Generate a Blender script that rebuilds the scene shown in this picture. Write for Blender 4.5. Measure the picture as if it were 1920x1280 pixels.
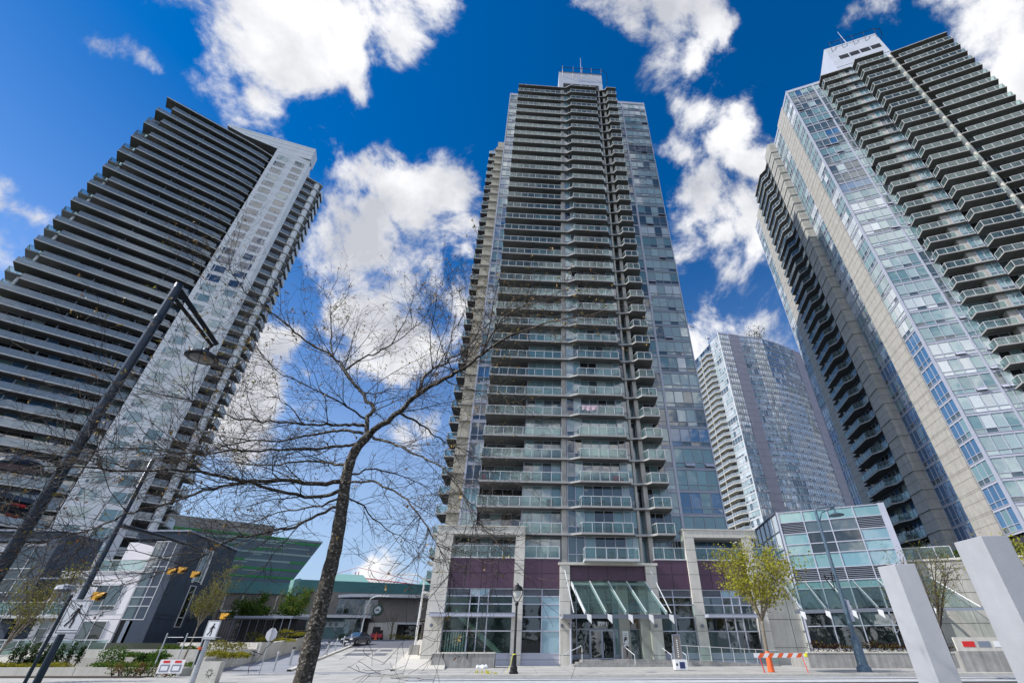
import bpy, bmesh, math, random
from mathutils import Vector, Matrix
R = random.Random(7)
rad = math.radians
for o in list(bpy.data.objects): bpy.data.objects.remove(o)
scn = bpy.context.scene
COL = scn.collection

# ---------------------------------------------------------------- camera
EYE = 1.66
FPX, TILT = 840.71, 34.14           # focal length in photo pixels, upward tilt in degrees
cam_d = bpy.data.cameras.new("camera"); cam = bpy.data.objects.new("camera", cam_d); COL.objects.link(cam)
cam.location = (0, 0, EYE); cam.rotation_euler = (rad(90 + TILT), 0, 0)
cam_d.sensor_width = 36; cam_d.lens = FPX / 1920 * 36; cam_d.shift_x = -90 / 1920
cam_d.clip_start = 0.05; cam_d.clip_end = 6000
scn.camera = cam

def ray(px, py):
    """direction of a photo pixel as (x/y, 1, z/y)"""
    return ((px - 1050) / (py + 600) * 1.7818, 1.0, (1810 / (py + 600) - 1) / .678)
def P(px, py, D):
    r = ray(px, py); return (r[0] * D, D, EYE + r[2] * D)
def lerp(a, b, t): return a + (b - a) * t

# ---------------------------------------------------------------- light
SUN_EL, SUN_AZ = 42.0, 14.0          # elevation; azimuth: degrees in front (towards the camera) of due left
sdir = Vector((-math.cos(rad(SUN_EL)) * math.cos(rad(SUN_AZ)), -math.cos(rad(SUN_EL)) * math.sin(rad(SUN_AZ)), math.sin(rad(SUN_EL))))
sl = bpy.data.lights.new("sun", 'SUN'); sl.energy = 2.5; sl.angle = rad(.5); sl.color = (1, .96, .91)
so = bpy.data.objects.new("sun", sl); COL.objects.link(so); so.location = (-60, -20, 200)
so.rotation_euler = (-sdir).to_track_quat('-Z', 'Y').to_euler()

# ---------------------------------------------------------------- world
W = bpy.data.worlds.new("World"); scn.world = W; W.use_nodes = True
nt = W.node_tree; N = nt.nodes; L = nt.links; N.clear()
def nd(t, **k):
    n = N.new(t)
    for a, b in k.items(): setattr(n, a, b)
    return n
def val(sock, v):
    if hasattr(v, 'is_linked') or isinstance(v, bpy.types.NodeSocket): L.new(v, sock)
    else: sock.default_value = v
def mth(op, a, b=None, c=None, clamp=False):
    n = nd('ShaderNodeMath', operation=op, use_clamp=clamp)
    val(n.inputs[0], a)
    if b is not None: val(n.inputs[1], b)
    if c is not None: val(n.inputs[2], c)
    return n.outputs[0]
out = nd('ShaderNodeOutputWorld'); bg = nd('ShaderNodeBackground')
sky = nd('ShaderNodeTexSky', sky_type='NISHITA', sun_disc=False)
sky.sun_elevation = rad(SUN_EL); sky.sun_rotation = math.atan2(sdir.x, sdir.y); sky.altitude = 50
sky.air_density = 1.0; sky.dust_density = .05; sky.ozone_density = 3.0
hs = nd('ShaderNodeHueSaturation'); hs.inputs['Saturation'].default_value = 1.36; hs.inputs['Hue'].default_value = .506
L.new(sky.outputs[0], hs.inputs['Color'])
sx = nd('ShaderNodeSeparateXYZ'); L.new(D_ if False else nd('ShaderNodeTexCoord').outputs['Generated'], sx.inputs[0])
up = nd('ShaderNodeMapRange'); L.new(sx.outputs['Z'], up.inputs[0]); up.inputs[1].default_value = .0; up.inputs[2].default_value = .75; up.inputs[3].default_value = .80; up.inputs[4].default_value = 1.42; L.new(up.outputs[0], hs.inputs['Saturation'])
vu = nd('ShaderNodeMapRange'); L.new(sx.outputs['Z'], vu.inputs[0]); vu.inputs[1].default_value = .0; vu.inputs[2].default_value = .7; vu.inputs[3].default_value = .86; vu.inputs[4].default_value = .62; L.new(vu.outputs[0], hs.inputs['Value'])
tc = nd('ShaderNodeTexCoord'); D_ = tc.outputs['Generated']
SKYK = .115
# deeper blue towards the zenith, as a polarised photograph shows it
sep = nd('ShaderNodeSeparateXYZ'); L.new(D_, sep.inputs[0])
# cloud cover: hand-placed banks (centre px, centre py, angular radius) broken up by fractal noise
blobs = [(330,-40,.13),(430,30,.16),(520,90,.15),(610,60,.14),(560,150,.13),(640,110,.12),(500,210,.10),(720,20,.13),(655,185,.07),(520,-40,.14),(420,130,.09),(760,60,.07),
 (860,360,.12),(800,430,.13),(850,480,.15),(740,520,.13),(660,520,.11),(760,600,.13),(690,610,.11),(870,570,.13),(820,670,.10),(610,500,.05),(730,690,.08),
 (1180,40,.10),(1230,80,.11),(1300,70,.10),(1360,70,.06),(1250,-40,.14),(1270,170,.05),(1320,210,.08),(1370,250,.08),(1300,290,.08),(1400,190,.07),(1390,310,.08),
 (1310,400,.13),(1370,430,.13),(1290,480,.14),(1390,530,.14),(1310,600,.14),(1420,610,.13),(1330,360,.10),(1240,560,.12),(1350,690,.12),
 (1880,30,.12),(1905,110,.12),(1920,180,.09),(1840,60,.06),(1600,20,.05),(1640,-20,.10),(1760,-30,.09),(1560,-10,.05),
 (10,450,.10),(0,500,.11),(60,425,.06),(-60,430,.15),
 (665,315,.05),(630,290,.03),(520,650,.05),(560,700,.03),(480,750,.10),(440,820,.10),(550,760,.05),(760,820,.09),(800,800,.07),(700,830,.06),
 (740,1080,.07),(780,1095,.06),(700,1075,.05),(800,1110,.05),(240,85,.05),(780,440,.20),(700,560,.17),(850,560,.17),(640,520,.12),(760,350,.10),(1340,500,.24),(1360,600,.26),(1400,640,.14),(1300,640,.12),(1420,480,.10),(1380,380,.10)]
rear = [(-.6,-.8,.35,.5),(.2,-.9,.5,.55),(.9,-.5,.5,.4),(-.2,-.95,.15,.4),(.7,-.9,.2,.4),(-.95,-.3,.45,.3),(-.3,-.8,.7,.4),(.1,-.6,.9,.25),(.5,-.8,.05,.25),(1,.1,.35,.3),(-1,.3,.2,.25)]
nz = nd('ShaderNodeTexNoise'); nz.inputs['Scale'].default_value = 5.0; nz.inputs['Detail'].default_value = 10; nz.inputs['Roughness'].default_value = .62; nz.inputs['Distortion'].default_value = .25
L.new(D_, nz.inputs['Vector'])
warp = nd('ShaderNodeVectorMath', operation='MULTIPLY_ADD'); nw = nd('ShaderNodeTexNoise'); nw.inputs['Scale'].default_value = 6; nw.inputs['Detail'].default_value = 3
L.new(D_, nw.inputs['Vector']); L.new(nw.outputs['Color'], warp.inputs[0]); warp.inputs[1].default_value = (.12,.12,.12); L.new(D_, warp.inputs[2])
wv = nd('ShaderNodeVectorMath', operation='ADD'); L.new(warp.outputs[0], wv.inputs[0]); wv.inputs[1].default_value = (-.06,-.06,-.06)
acc = None
def blob(c, r):
    global acc
    d = nd('ShaderNodeVectorMath', operation='DISTANCE'); L.new(wv.outputs[0], d.inputs[0]); d.inputs[1].default_value = c
    v = mth('MULTIPLY_ADD', d.outputs['Value'], -1.0 / r, 1.0)
    acc = v if acc is None else mth('SMOOTH_MAX', acc, v, .25)
for (x, y, r) in blobs: blob(Vector(ray(x, y)).normalized(), r * (1.32 if 560 < x < 920 and 300 < y < 660 else 1.04 if x > 1190 and y > 140 else 1.0 if y > 600 else .92))
for (x, y, z, r) in rear: blob(Vector((x, y, z)).normalized(), r)
acc = mth('MAXIMUM', acc, -.7)
den = mth('ADD', mth('MULTIPLY', acc, 1.05), mth('MULTIPLY_ADD', nz.outputs['Fac'], 4.8, -2.72))
mask = nd('ShaderNodeMapRange', interpolation_type='SMOOTHERSTEP'); L.new(den, mask.inputs[0]); mask.inputs[1].default_value = -.02; mask.inputs[2].default_value = .80
nc = nd('ShaderNodeTexNoise'); nc.inputs['Scale'].default_value = 5.5; nc.inputs['Detail'].default_value = 6; nc.inputs['Roughness'].default_value = .55
off = nd('ShaderNodeVectorMath', operation='ADD'); L.new(D_, off.inputs[0]); off.inputs[1].default_value = (.05, .02, .03); L.new(off.outputs[0], nc.inputs['Vector'])
shade = nd('ShaderNodeValToRGB'); shade.color_ramp.elements[0].position = .36; shade.color_ramp.elements[0].color = (.56, .58, .64, 1)
shade.color_ramp.elements[1].position = .58; shade.color_ramp.elements[1].color = (.98, .98, 1.0, 1)
L.new(nc.outputs['Fac'], shade.inputs[0])
cs = nd('ShaderNodeVectorMath', operation='SCALE'); L.new(shade.outputs[0], cs.inputs[0])
# clouds behind the camera are added and brightened to fill the shaded facades
rb = nd('ShaderNodeMapRange', interpolation_type='SMOOTHSTEP'); L.new(sx.outputs['Y'], rb.inputs[0]); rb.inputs[1].default_value = .1; rb.inputs[2].default_value = -.6; rb.inputs[3].default_value = .50 / SKYK; rb.inputs[4].default_value = 1.15 / SKYK; L.new(rb.outputs[0], cs.inputs['Scale'])
mix = nd('ShaderNodeMix', data_type='RGBA'); L.new(mask.outputs[0], mix.inputs['Factor']); hz = nd('ShaderNodeMix', data_type='RGBA'); hf = nd('ShaderNodeMapRange', interpolation_type='SMOOTHSTEP'); L.new(sx.outputs['Z'], hf.inputs[0]); hf.inputs[1].default_value = .50; hf.inputs[2].default_value = .02; hf.inputs[3].default_value = 0; hf.inputs[4].default_value = .75
L.new(hf.outputs[0], hz.inputs['Factor']); L.new(hs.outputs[0], hz.inputs[6]); hz.inputs[7].default_value = (1.25, 1.85, 2.9, 1); L.new(hz.outputs[2], mix.inputs[6]); L.new(cs.outputs[0], mix.inputs[7])
L.new(mix.outputs[2], bg.inputs['Color']); bg.inputs['Strength'].default_value = SKYK; L.new(bg.outputs[0], out.inputs[0])

scn.view_settings.view_transform = 'Standard'; scn.view_settings.look = 'None'; scn.view_settings.exposure = 1.05; scn.view_settings.gamma = 1
scn.cycles.use_denoising = True
scn.cycles.max_bounces = 6; scn.cycles.diffuse_bounces = 3; scn.cycles.glossy_bounces = 3; scn.cycles.transmission_bounces = 4; scn.cycles.transparent_max_bounces = 10
scn.cycles.caustics_reflective = False; scn.cycles.caustics_refractive = False

# ---------------------------------------------------------------- materials
MATS = {}
def mat(name, col, rough=.8, metal=0, spec=.5, noise=.0, nscale=2.0, streak=0.0, bump=0.0, bscale=30.0, attr=False, ior=None, coat=0):
    m = bpy.data.materials.new(name); m.use_nodes = True; t = m.node_tree; b = t.nodes['Principled BSDF']
    b.inputs['Roughness'].default_value = rough; b.inputs['Metallic'].default_value = metal
    b.inputs['Specular IOR Level'].default_value = spec
    if ior: b.inputs['IOR'].default_value = ior
    if coat: b.inputs['Coat Weight'].default_value = coat; b.inputs['Coat Roughness'].default_value = .1
    src = None
    if attr:
        a = t.nodes.new('ShaderNodeAttribute'); a.attribute_name = 'Col'; src = a.outputs['Color']
    else: b.inputs['Base Color'].default_value = (*col, 1)
    tcn = t.nodes.new('ShaderNodeTexCoord')
    def mul(src, fac_out, lo, hi):
        mr = t.nodes.new('ShaderNodeMapRange'); t.links.new(fac_out, mr.inputs[0]); mr.inputs[1].default_value = .3; mr.inputs[2].default_value = .7; mr.inputs[3].default_value = lo; mr.inputs[4].default_value = hi
        v = t.nodes.new('ShaderNodeVectorMath'); v.operation = 'SCALE'
        if src is None: v.inputs[0].default_value = col
        else: t.links.new(src, v.inputs[0])
        t.links.new(mr.outputs[0], v.inputs['Scale']); return v.outputs[0]
    if noise:
        n = t.nodes.new('ShaderNodeTexNoise'); n.inputs['Scale'].default_value = nscale; n.inputs['Detail'].default_value = 6; n.inputs['Roughness'].default_value = .65
        t.links.new(tcn.outputs['Object'], n.inputs['Vector']); src = mul(src, n.outputs['Fac'], 1 - noise, 1 + noise)
    if streak:
        mp = t.nodes.new('ShaderNodeMapping'); mp.inputs['Scale'].default_value = (2.2, 2.2, .12); t.links.new(tcn.outputs['Object'], mp.inputs[0])
        n = t.nodes.new('ShaderNodeTexNoise'); n.inputs['Scale'].default_value = 1.5; n.inputs['Detail'].default_value = 5; t.links.new(mp.outputs[0], n.inputs['Vector']); src = mul(src, n.outputs['Fac'], 1 - streak, 1 + streak * .4)
    if src is not None: t.links.new(src, b.inputs['Base Color'])
    if bump:
        n = t.nodes.new('ShaderNodeTexNoise'); n.inputs['Scale'].default_value = bscale; n.inputs['Detail'].default_value = 4; t.links.new(tcn.outputs['Object'], n.inputs['Vector'])
        bp = t.nodes.new('ShaderNodeBump'); bp.inputs['Strength'].default_value = bump; bp.inputs['Distance'].default_value = .05; t.links.new(n.outputs['Fac'], bp.inputs['Height']); t.links.new(bp.outputs[0], b.inputs['Normal'])
    MATS[name] = m; return name
mat('concrete', (.40,.385,.35), .85, noise=.14, nscale=1.3, streak=.14, bump=.15)
mat('concrete_light', (.60,.575,.51), .85, noise=.10, nscale=1.0, streak=.12, bump=.1)
mat('concrete_wall', (.40,.39,.35), .85, noise=.15, nscale=.8, streak=.22, bump=.15)
mat('concrete_grey', (.33,.325,.31), .9, noise=.2, nscale=1.5, streak=.3, bump=.2)
mat('beige', (.40,.385,.33), .85, noise=.08, nscale=.6, streak=.1)
mat('soffit_shade', (.125,.125,.12), .9, noise=.2, nscale=.8)  # slab undersides coloured darker to paint in the shade beneath them
mat('slab', (.37,.365,.355), .85, noise=.12, nscale=1.2)
mat('slab_white', (.52,.53,.53), .8, noise=.10, nscale=1.2)
mat('slab_grey', (.27,.28,.29), .8, noise=.1, nscale=.9)
mat('joint', (.10,.095,.09), .9)
mat('metal_light', (.42,.44,.52), .4, .0, noise=.06, nscale=.8)
mat('metal_white', (.62,.63,.64), .45)
mat('metal_grey', (.25,.28,.34), .4, .3)
mat('metal_mid', (.16,.18,.22), .4, .3)
mat('purple', (.075,.035,.065), .45, noise=.15, nscale=1.5)
mat('mauve', (.34,.32,.38), .6, noise=.12, nscale=.5)
mat('white_panel', (.76,.79,.81), .6, noise=.05, nscale=.4, streak=.05)
mat('pent', (.50,.53,.60), .6, noise=.06, nscale=.5)
mat('dark_in', (.012,.013,.015), .6)
mat('dark_wall', (.035,.035,.045), .7)
mat('charcoal', (.036,.056,.088), .7, noise=.15, nscale=1.2)
mat('cream_panel', (.80,.77,.78), .65, noise=.05, nscale=.8)
mat('pole_blue', (.022,.036,.055), .32, .35, noise=.1, nscale=6)
mat('pole_grey', (.09,.14,.19), .4, .2, noise=.2, nscale=5)
mat('black', (.008,.008,.009), .45)
mat('galv', (.42,.44,.46), .45, .5, noise=.15, nscale=8)
mat('steel', (.55,.57,.58), .3, .8)
mat('white_paint', (.78,.79,.80), .55, noise=.05, nscale=2)
mat('pillar_white', (.40,.415,.44), .6, noise=.09, nscale=1.6, streak=.07, bump=.08, bscale=50)
mat('yellow', (.72,.36,.02), .45)
mat('tape', (.75,.70,.03), .6)
mat('orange', (.80,.13,.03), .6, noise=.1, nscale=8)
mat('red', (.65,.02,.02), .5)
mat('crane', (.55,.05,.08), .6)
mat('teal', (.07,.22,.22), .6, noise=.1, nscale=.3)
mat('teal_roof', (.22,.42,.38), .5)
mat('brown', (.20,.18,.165), .85, noise=.15, nscale=.6)
mat('ribbed', (.50,.47,.42), .9, noise=.15, nscale=.8)
mat('green_stripe', (.05,.40,.09), .5)
mat('blue_stripe', (.03,.25,.50), .5)
mat('pale_stripe', (.5,.58,.56), .5)
mat('sage', (.15,.20,.26), .3, spec=.8, noise=.1, nscale=.3)
mat('asphalt', (.055,.056,.060), .9, noise=.4, nscale=.6, bump=.3, bscale=60)
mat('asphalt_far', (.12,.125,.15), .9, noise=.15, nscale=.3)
mat('paving', (.26,.27,.30), .9, noise=.12, nscale=.7)
mat('drive', (.41,.40,.375), .9, noise=.22, nscale=.6, streak=.0, bump=.15)
mat('soil', (.05,.035,.022), .95, noise=.3, nscale=6)
mat('ground', (.055,.065,.045), .95, noise=.2, nscale=.2)
mat('paint', (.50,.51,.52), .8, noise=.2, nscale=1.5)
mat('bark', (.085,.07,.055), .9, noise=.5, nscale=9, bump=.9, bscale=22)
mat('bark_pale', (.20,.17,.13), .9, noise=.35, nscale=6)
mat('bud', (.42,.28,.08), .7)
mat('wood', (.24,.15,.08), .8)
mat('skin', (.45,.27,.19), .6)
mat('cloth_white', (.72,.72,.76), .8)
mat('cloth_dark', (.03,.025,.03), .8)
mat('hair', (.012,.010,.010), .5)
mat('car', (.07,.08,.11), .25, .4, coat=.6)
mat('tyre', (.015,.015,.016), .8)
mat('sign_back', (.55,.55,.60), .5, noise=.06, nscale=4)
mat('lens', (.60,.62,.58), .25)
mat('pink', (.55,.42,.47), .8)
mat('logo_green', (.02,.10,.07), .5)
mat('navy', (.02,.03,.12), .4)
# speckled bark of the near tree
def bark_mat():
    mat('bark_main', (.05,.042,.033), .9, bump=.8, bscale=26); t = MATS['bark_main'].node_tree; b = t.nodes['Principled BSDF']
    tcn = t.nodes.new('ShaderNodeTexCoord'); mp = t.nodes.new('ShaderNodeMapping'); mp.inputs['Scale'].default_value = (1, 1, 1.5); t.links.new(tcn.outputs['Object'], mp.inputs[0])
    n = t.nodes.new('ShaderNodeTexNoise'); n.inputs['Scale'].default_value = 24; n.inputs['Detail'].default_value = 3; n.inputs['Roughness'].default_value = .6; t.links.new(mp.outputs[0], n.inputs['Vector'])
    cr = t.nodes.new('ShaderNodeValToRGB'); e = cr.color_ramp.elements; e[0].position = .34; e[0].color = (.028,.024,.018,1); e[1].position = .60; e[1].color = (.13,.11,.085,1)
    k = e.new(.635); k.color = (.42,.40,.34,1); t.links.new(n.outputs['Fac'], cr.inputs[0]); t.links.new(cr.outputs[0], b.inputs['Base Color'])
bark_mat()
# window glass: coated, slightly wavy, tint of blinds, room behind or painted sky reflection stored per pane
def glass_mat(name, ior=1.75, rough=.02):
    mat(name, (0,0,0), rough, attr=True, ior=ior); t = MATS[name].node_tree; b = t.nodes['Principled BSDF']
    tcn = t.nodes.new('ShaderNodeTexCoord'); n = t.nodes.new('ShaderNodeTexNoise'); n.inputs['Scale'].default_value = .7; n.inputs['Detail'].default_value = 1; t.links.new(tcn.outputs['Object'], n.inputs['Vector'])
    bp = t.nodes.new('ShaderNodeBump'); bp.inputs['Strength'].default_value = .35; bp.inputs['Distance'].default_value = .04; t.links.new(n.outputs['Fac'], bp.inputs['Height']); t.links.new(bp.outputs[0], b.inputs['Normal'])
glass_mat('glass', 2.0); glass_mat('glass_far', 2.3, .04)
def rail_mat(name, tint, col, fac):
    """clear glass: see-through, a little body colour, mirror-like at a shallow angle"""
    m = bpy.data.materials.new(name); m.use_nodes = True; t = m.node_tree; t.nodes.remove(t.nodes['Principled BSDF'])
    d = t.nodes.new('ShaderNodeBsdfDiffuse'); d.inputs[0].default_value = (*col, 1); g = t.nodes.new('ShaderNodeBsdfGlossy'); g.inputs['Roughness'].default_value = .04; g.inputs[0].default_value = (.9, .95, .95, 1)
    tr = t.nodes.new('ShaderNodeBsdfTransparent'); tr.inputs[0].default_value = (*tint, 1); mx = t.nodes.new('ShaderNodeMixShader'); mx.inputs[0].default_value = fac
    lw = t.nodes.new('ShaderNodeLayerWeight'); lw.inputs[0].default_value = .5; pw = t.nodes.new('ShaderNodeMath'); pw.operation = 'POWER'; pw.inputs[1].default_value = 4.5; t.links.new(lw.outputs['Facing'], pw.inputs[0]); fr = t.nodes.new('ShaderNodeMath'); fr.operation = 'MULTIPLY_ADD'; fr.inputs[1].default_value = .8; fr.inputs[2].default_value = .045; t.links.new(pw.outputs[0], fr.inputs[0]); m2 = t.nodes.new('ShaderNodeMixShader')
    t.links.new(tr.outputs[0], mx.inputs[1]); t.links.new(d.outputs[0], mx.inputs[2]); t.links.new(fr.outputs[0], m2.inputs[0]); t.links.new(mx.outputs[0], m2.inputs[1]); t.links.new(g.outputs[0], m2.inputs[2]); t.links.new(m2.outputs[0], t.nodes['Material Output'].inputs[0]); MATS[name] = m
rail_mat('rail_glass', (.70,.82,.80), (.34,.42,.42), .09)
rail_mat('rail_white', (.70,.80,.84), (.34,.40,.46), .45)
rail_mat('canopy_glass', (.80,.90,.87), (.14,.20,.20), .12)
# leaves: diffuse with some light coming through
def leaf_mat(name, col):
    m = bpy.data.materials.new(name); m.use_nodes = True; t = m.node_tree; t.nodes.remove(t.nodes['Principled BSDF'])
    oi = t.nodes.new('ShaderNodeTexCoord'); n = t.nodes.new('ShaderNodeTexNoise'); n.inputs['Scale'].default_value = 2.5; n.inputs['Detail'].default_value = 3; t.links.new(oi.outputs['Object'], n.inputs['Vector'])
    mr = t.nodes.new('ShaderNodeMapRange'); mr.inputs[1].default_value = .3; mr.inputs[2].default_value = .7; mr.inputs[3].default_value = .6; mr.inputs[4].default_value = 1.4; t.links.new(n.outputs['Fac'], mr.inputs[0])
    v = t.nodes.new('ShaderNodeVectorMath'); v.operation = 'SCALE'; v.inputs[0].default_value = col; t.links.new(mr.outputs[0], v.inputs['Scale'])
    d = t.nodes.new('ShaderNodeBsdfDiffuse'); tl = t.nodes.new('ShaderNodeBsdfTranslucent'); mx = t.nodes.new('ShaderNodeMixShader'); mx.inputs[0].default_value = .4
    t.links.new(v.outputs[0], d.inputs[0]); t.links.new(v.outputs[0], tl.inputs[0]); t.links.new(d.outputs[0], mx.inputs[1]); t.links.new(tl.outputs[0], mx.inputs[2]); t.links.new(mx.outputs[0], t.nodes['Material Output'].inputs[0]); MATS[name] = m
leaf_mat('leaf_lime', (.36,.35,.05)); leaf_mat('leaf_olive', (.20,.19,.05)); leaf_mat('leaf_green', (.07,.14,.025)); leaf_mat('leaf_dark', (.025,.05,.018)); leaf_mat('leaf_yellow', (.28,.26,.03)); leaf_mat('leaf_rust', (.22,.11,.05)); leaf_mat('leaf_bronze', (.045,.02,.018))

# ---------------------------------------------------------------- mesh building
class Fr:
    """a facade frame: u runs along the facade, n goes into the building, z is up"""
    def __init__(s, x, y, deg):
        s.o = (x, y); a = rad(deg); s.u = (math.cos(a), math.sin(a)); s.n = (-math.sin(a), math.cos(a))
    def w(s, u, n, z): return (s.o[0] + s.u[0] * u + s.n[0] * n, s.o[1] + s.u[1] * u + s.n[1] * n, z)
WF = Fr(0, 0, 0)
class MB:
    def __init__(s): s.v = []; s.f = []; s.m = []; s.c = []; s.names = []
    def mi(s, m):
        if m not in s.names: s.names.append(m)
        return s.names.index(m)
    def face(s, pts, m, col=(.5,.5,.5)):
        b = len(s.v); s.v += pts; s.c += [col] * len(pts); s.f.append(tuple(range(b, b + len(pts)))); s.m.append(s.mi(m))
    def box(s, F, u0, u1, n0, n1, z0, z1, m):
        if u0 > u1: u0, u1 = u1, u0
        if n0 > n1: n0, n1 = n1, n0
        p = [F.w(u, n, z) for z in (z0, z1) for (u, n) in ((u0, n0), (u1, n0), (u1, n1), (u0, n1))]
        b = len(s.v); s.v += p; s.c += [(.5,.5,.5)] * 8; k = s.mi(m)
        for q in ((0,3,2,1),(4,5,6,7),(0,1,5,4),(1,2,6,5),(2,3,7,6),(3,0,4,7)): s.f.append(tuple(b + i for i in q)); s.m.append(k)
    def prism(s, pts, z0, z1, m, mtop=None, mbot=None):
        """vertical prism over a counter-clockwise list of (x, y); z0/z1 may be lists"""
        n = len(pts); A = z0 if isinstance(z0, (list, tuple)) else [z0] * n; B = z1 if isinstance(z1, (list, tuple)) else [z1] * n
        b = len(s.v); s.v += [(x, y, A[i]) for i, (x, y) in enumerate(pts)] + [(x, y, B[i]) for i, (x, y) in enumerate(pts)]; s.c += [(.5,.5,.5)] * (2 * n); k = s.mi(m)
        s.f.append(tuple(b + i for i in reversed(range(n)))); s.m.append(s.mi(mbot or m)); s.f.append(tuple(b + n + i for i in range(n))); s.m.append(s.mi(mtop or m))
        for i in range(n):
            j = (i + 1) % n; s.f.append((b + i, b + j, b + n + j, b + n + i)); s.m.append(k)
    def tube(s, pts, rs, m, k=6, caps=True):
        """a tapered tube through points"""
        pts = [Vector(p) for p in pts]; rings = []; b0 = len(s.v); ref = None
        if not isinstance(rs, (list, tuple)): rs = [rs] * len(pts)
        for i, p in enumerate(pts):
            t = (pts[min(i + 1, len(pts) - 1)] - pts[max(i - 1, 0)])
            if t.length < 1e-9: t = Vector((0, 0, 1))
            t.normalize()
            if ref is None: ref = Vector((1, 0, 0)) if abs(t.x) < .8 else Vector((0, 1, 0))
            a = ref - t * ref.dot(t)
            if a.length < 1e-6: a = Vector((0, 0, 1)) - t * t.z
            a.normalize(); bb = t.cross(a); ref = a
            for j in range(k):
                an = 2 * math.pi * j / k; q = p + (a * math.cos(an) + bb * math.sin(an)) * rs[i]; s.v.append(tuple(q))
        s.c += [(.5,.5,.5)] * (k * len(pts)); mi = s.mi(m)
        for i in range(len(pts) - 1):
            for j in range(k):
                a0 = b0 + i * k + j; a1 = b0 + i * k + (j + 1) % k; s.f.append((a0, a1, a1 + k, a0 + k)); s.m.append(mi)
        if caps:
            s.f.append(tuple(b0 + j for j in reversed(range(k)))); s.m.append(mi); e = b0 + (len(pts) - 1) * k; s.f.append(tuple(e + j for j in range(k))); s.m.append(mi)
    def lathe(s, c, prof, m, k=16, axis=None, matlist=None):
        """revolve (radius, height) pairs round a vertical axis at c"""
        b = len(s.v); ax = axis
        for (r, h) in prof:
            for j in range(k):
                an = 2 * math.pi * j / k; q = Vector((r * math.cos(an), r * math.sin(an), h))
                if ax is not None: q = ax @ q
                s.v.append((c[0] + q.x, c[1] + q.y, c[2] + q.z))
        s.c += [(.5,.5,.5)] * (k * len(prof))
        for i in range(len(prof) - 1):
            mi = s.mi(matlist[i] if matlist else m)
            for j in range(k):
                a0 = b + i * k + j; a1 = b + i * k + (j + 1) % k; s.f.append((a0, a1, a1 + k, a0 + k)); s.m.append(mi)
    def add(s, o):
        b = len(s.v); s.v += o.v; s.c += o.c; mp = [s.mi(n) for n in o.names]
        for f, m in zip(o.f, o.m): s.f.append(tuple(i + b for i in f)); s.m.append(mp[m])
    def empty(s): return not s.f
    def build(s, name, parent=None, loc=None, smooth=False):
        base = Vector(loc) if loc is not None else (Vector(parent['_w']) if parent is not None else Vector((0, 0, 0)))
        me = bpy.data.meshes.new(name)
        me.from_pydata([(x - base.x, y - base.y, z - base.z) for (x, y, z) in s.v], [], s.f)
        for n in s.names: me.materials.append(MATS[n])
        me.polygons.foreach_set('material_index', s.m)
        if any(n.startswith('glass') for n in s.names):
            at = me.attributes.new('Col', 'FLOAT_COLOR', 'POINT'); buf = []
            for c in s.c: buf += [c[0], c[1], c[2], 1]
            at.data.foreach_set('color', buf)
        if smooth: me.polygons.foreach_set('use_smooth', [True] * len(me.polygons))
        me.update()
        o = bpy.data.objects.new(name, me); COL.objects.link(o)
        if parent is not None:
            o.parent = parent; o['_w'] = tuple(base)
            pw = Vector(parent['_w']); o.location = base - pw
        else: o.location = base; o['_w'] = tuple(base)
        return o
def tag(o, label, cat, group=None, kind=None):
    if label: o['label'] = label
    if cat: o['category'] = cat
    if group: o['group'] = group
    if kind: o['kind'] = kind
    return o
def thing(name, label, cat, loc, group=None):
    o = bpy.data.objects.new(name, None); COL.objects.link(o); o.location = loc; o['_w'] = tuple(loc); o.empty_display_size = .2
    return tag(o, label, cat, group)
def single(name, mb, label, cat, loc=None, group=None, kind=None, smooth=False):
    return tag(mb.build(name, None, loc, smooth), label, cat, group, kind)
def structure(name, mb, loc=(0,0,0)):
    o = mb.build(name, None, loc); o['kind'] = 'structure'; return o
def many(root, name, pieces, cap=100, sub=None):
    """pieces: (priority, mesh[, sub-part mesh]) - the first cap become parts of their own, the rest one part"""
    pieces = sorted(pieces, key=lambda p: p[0]); rest = MB(); rsub = MB()
    for i, p in enumerate(pieces):
        if i < cap:
            o = p[1].build(name, root)
            if sub and len(p) > 2 and not p[2].empty(): p[2].build(sub, o)
        else:
            rest.add(p[1])
            if len(p) > 2: rest.add(p[2])
    if not rest.empty():
        o = rest.build(name, root); o['kind'] = 'stuff'

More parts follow.
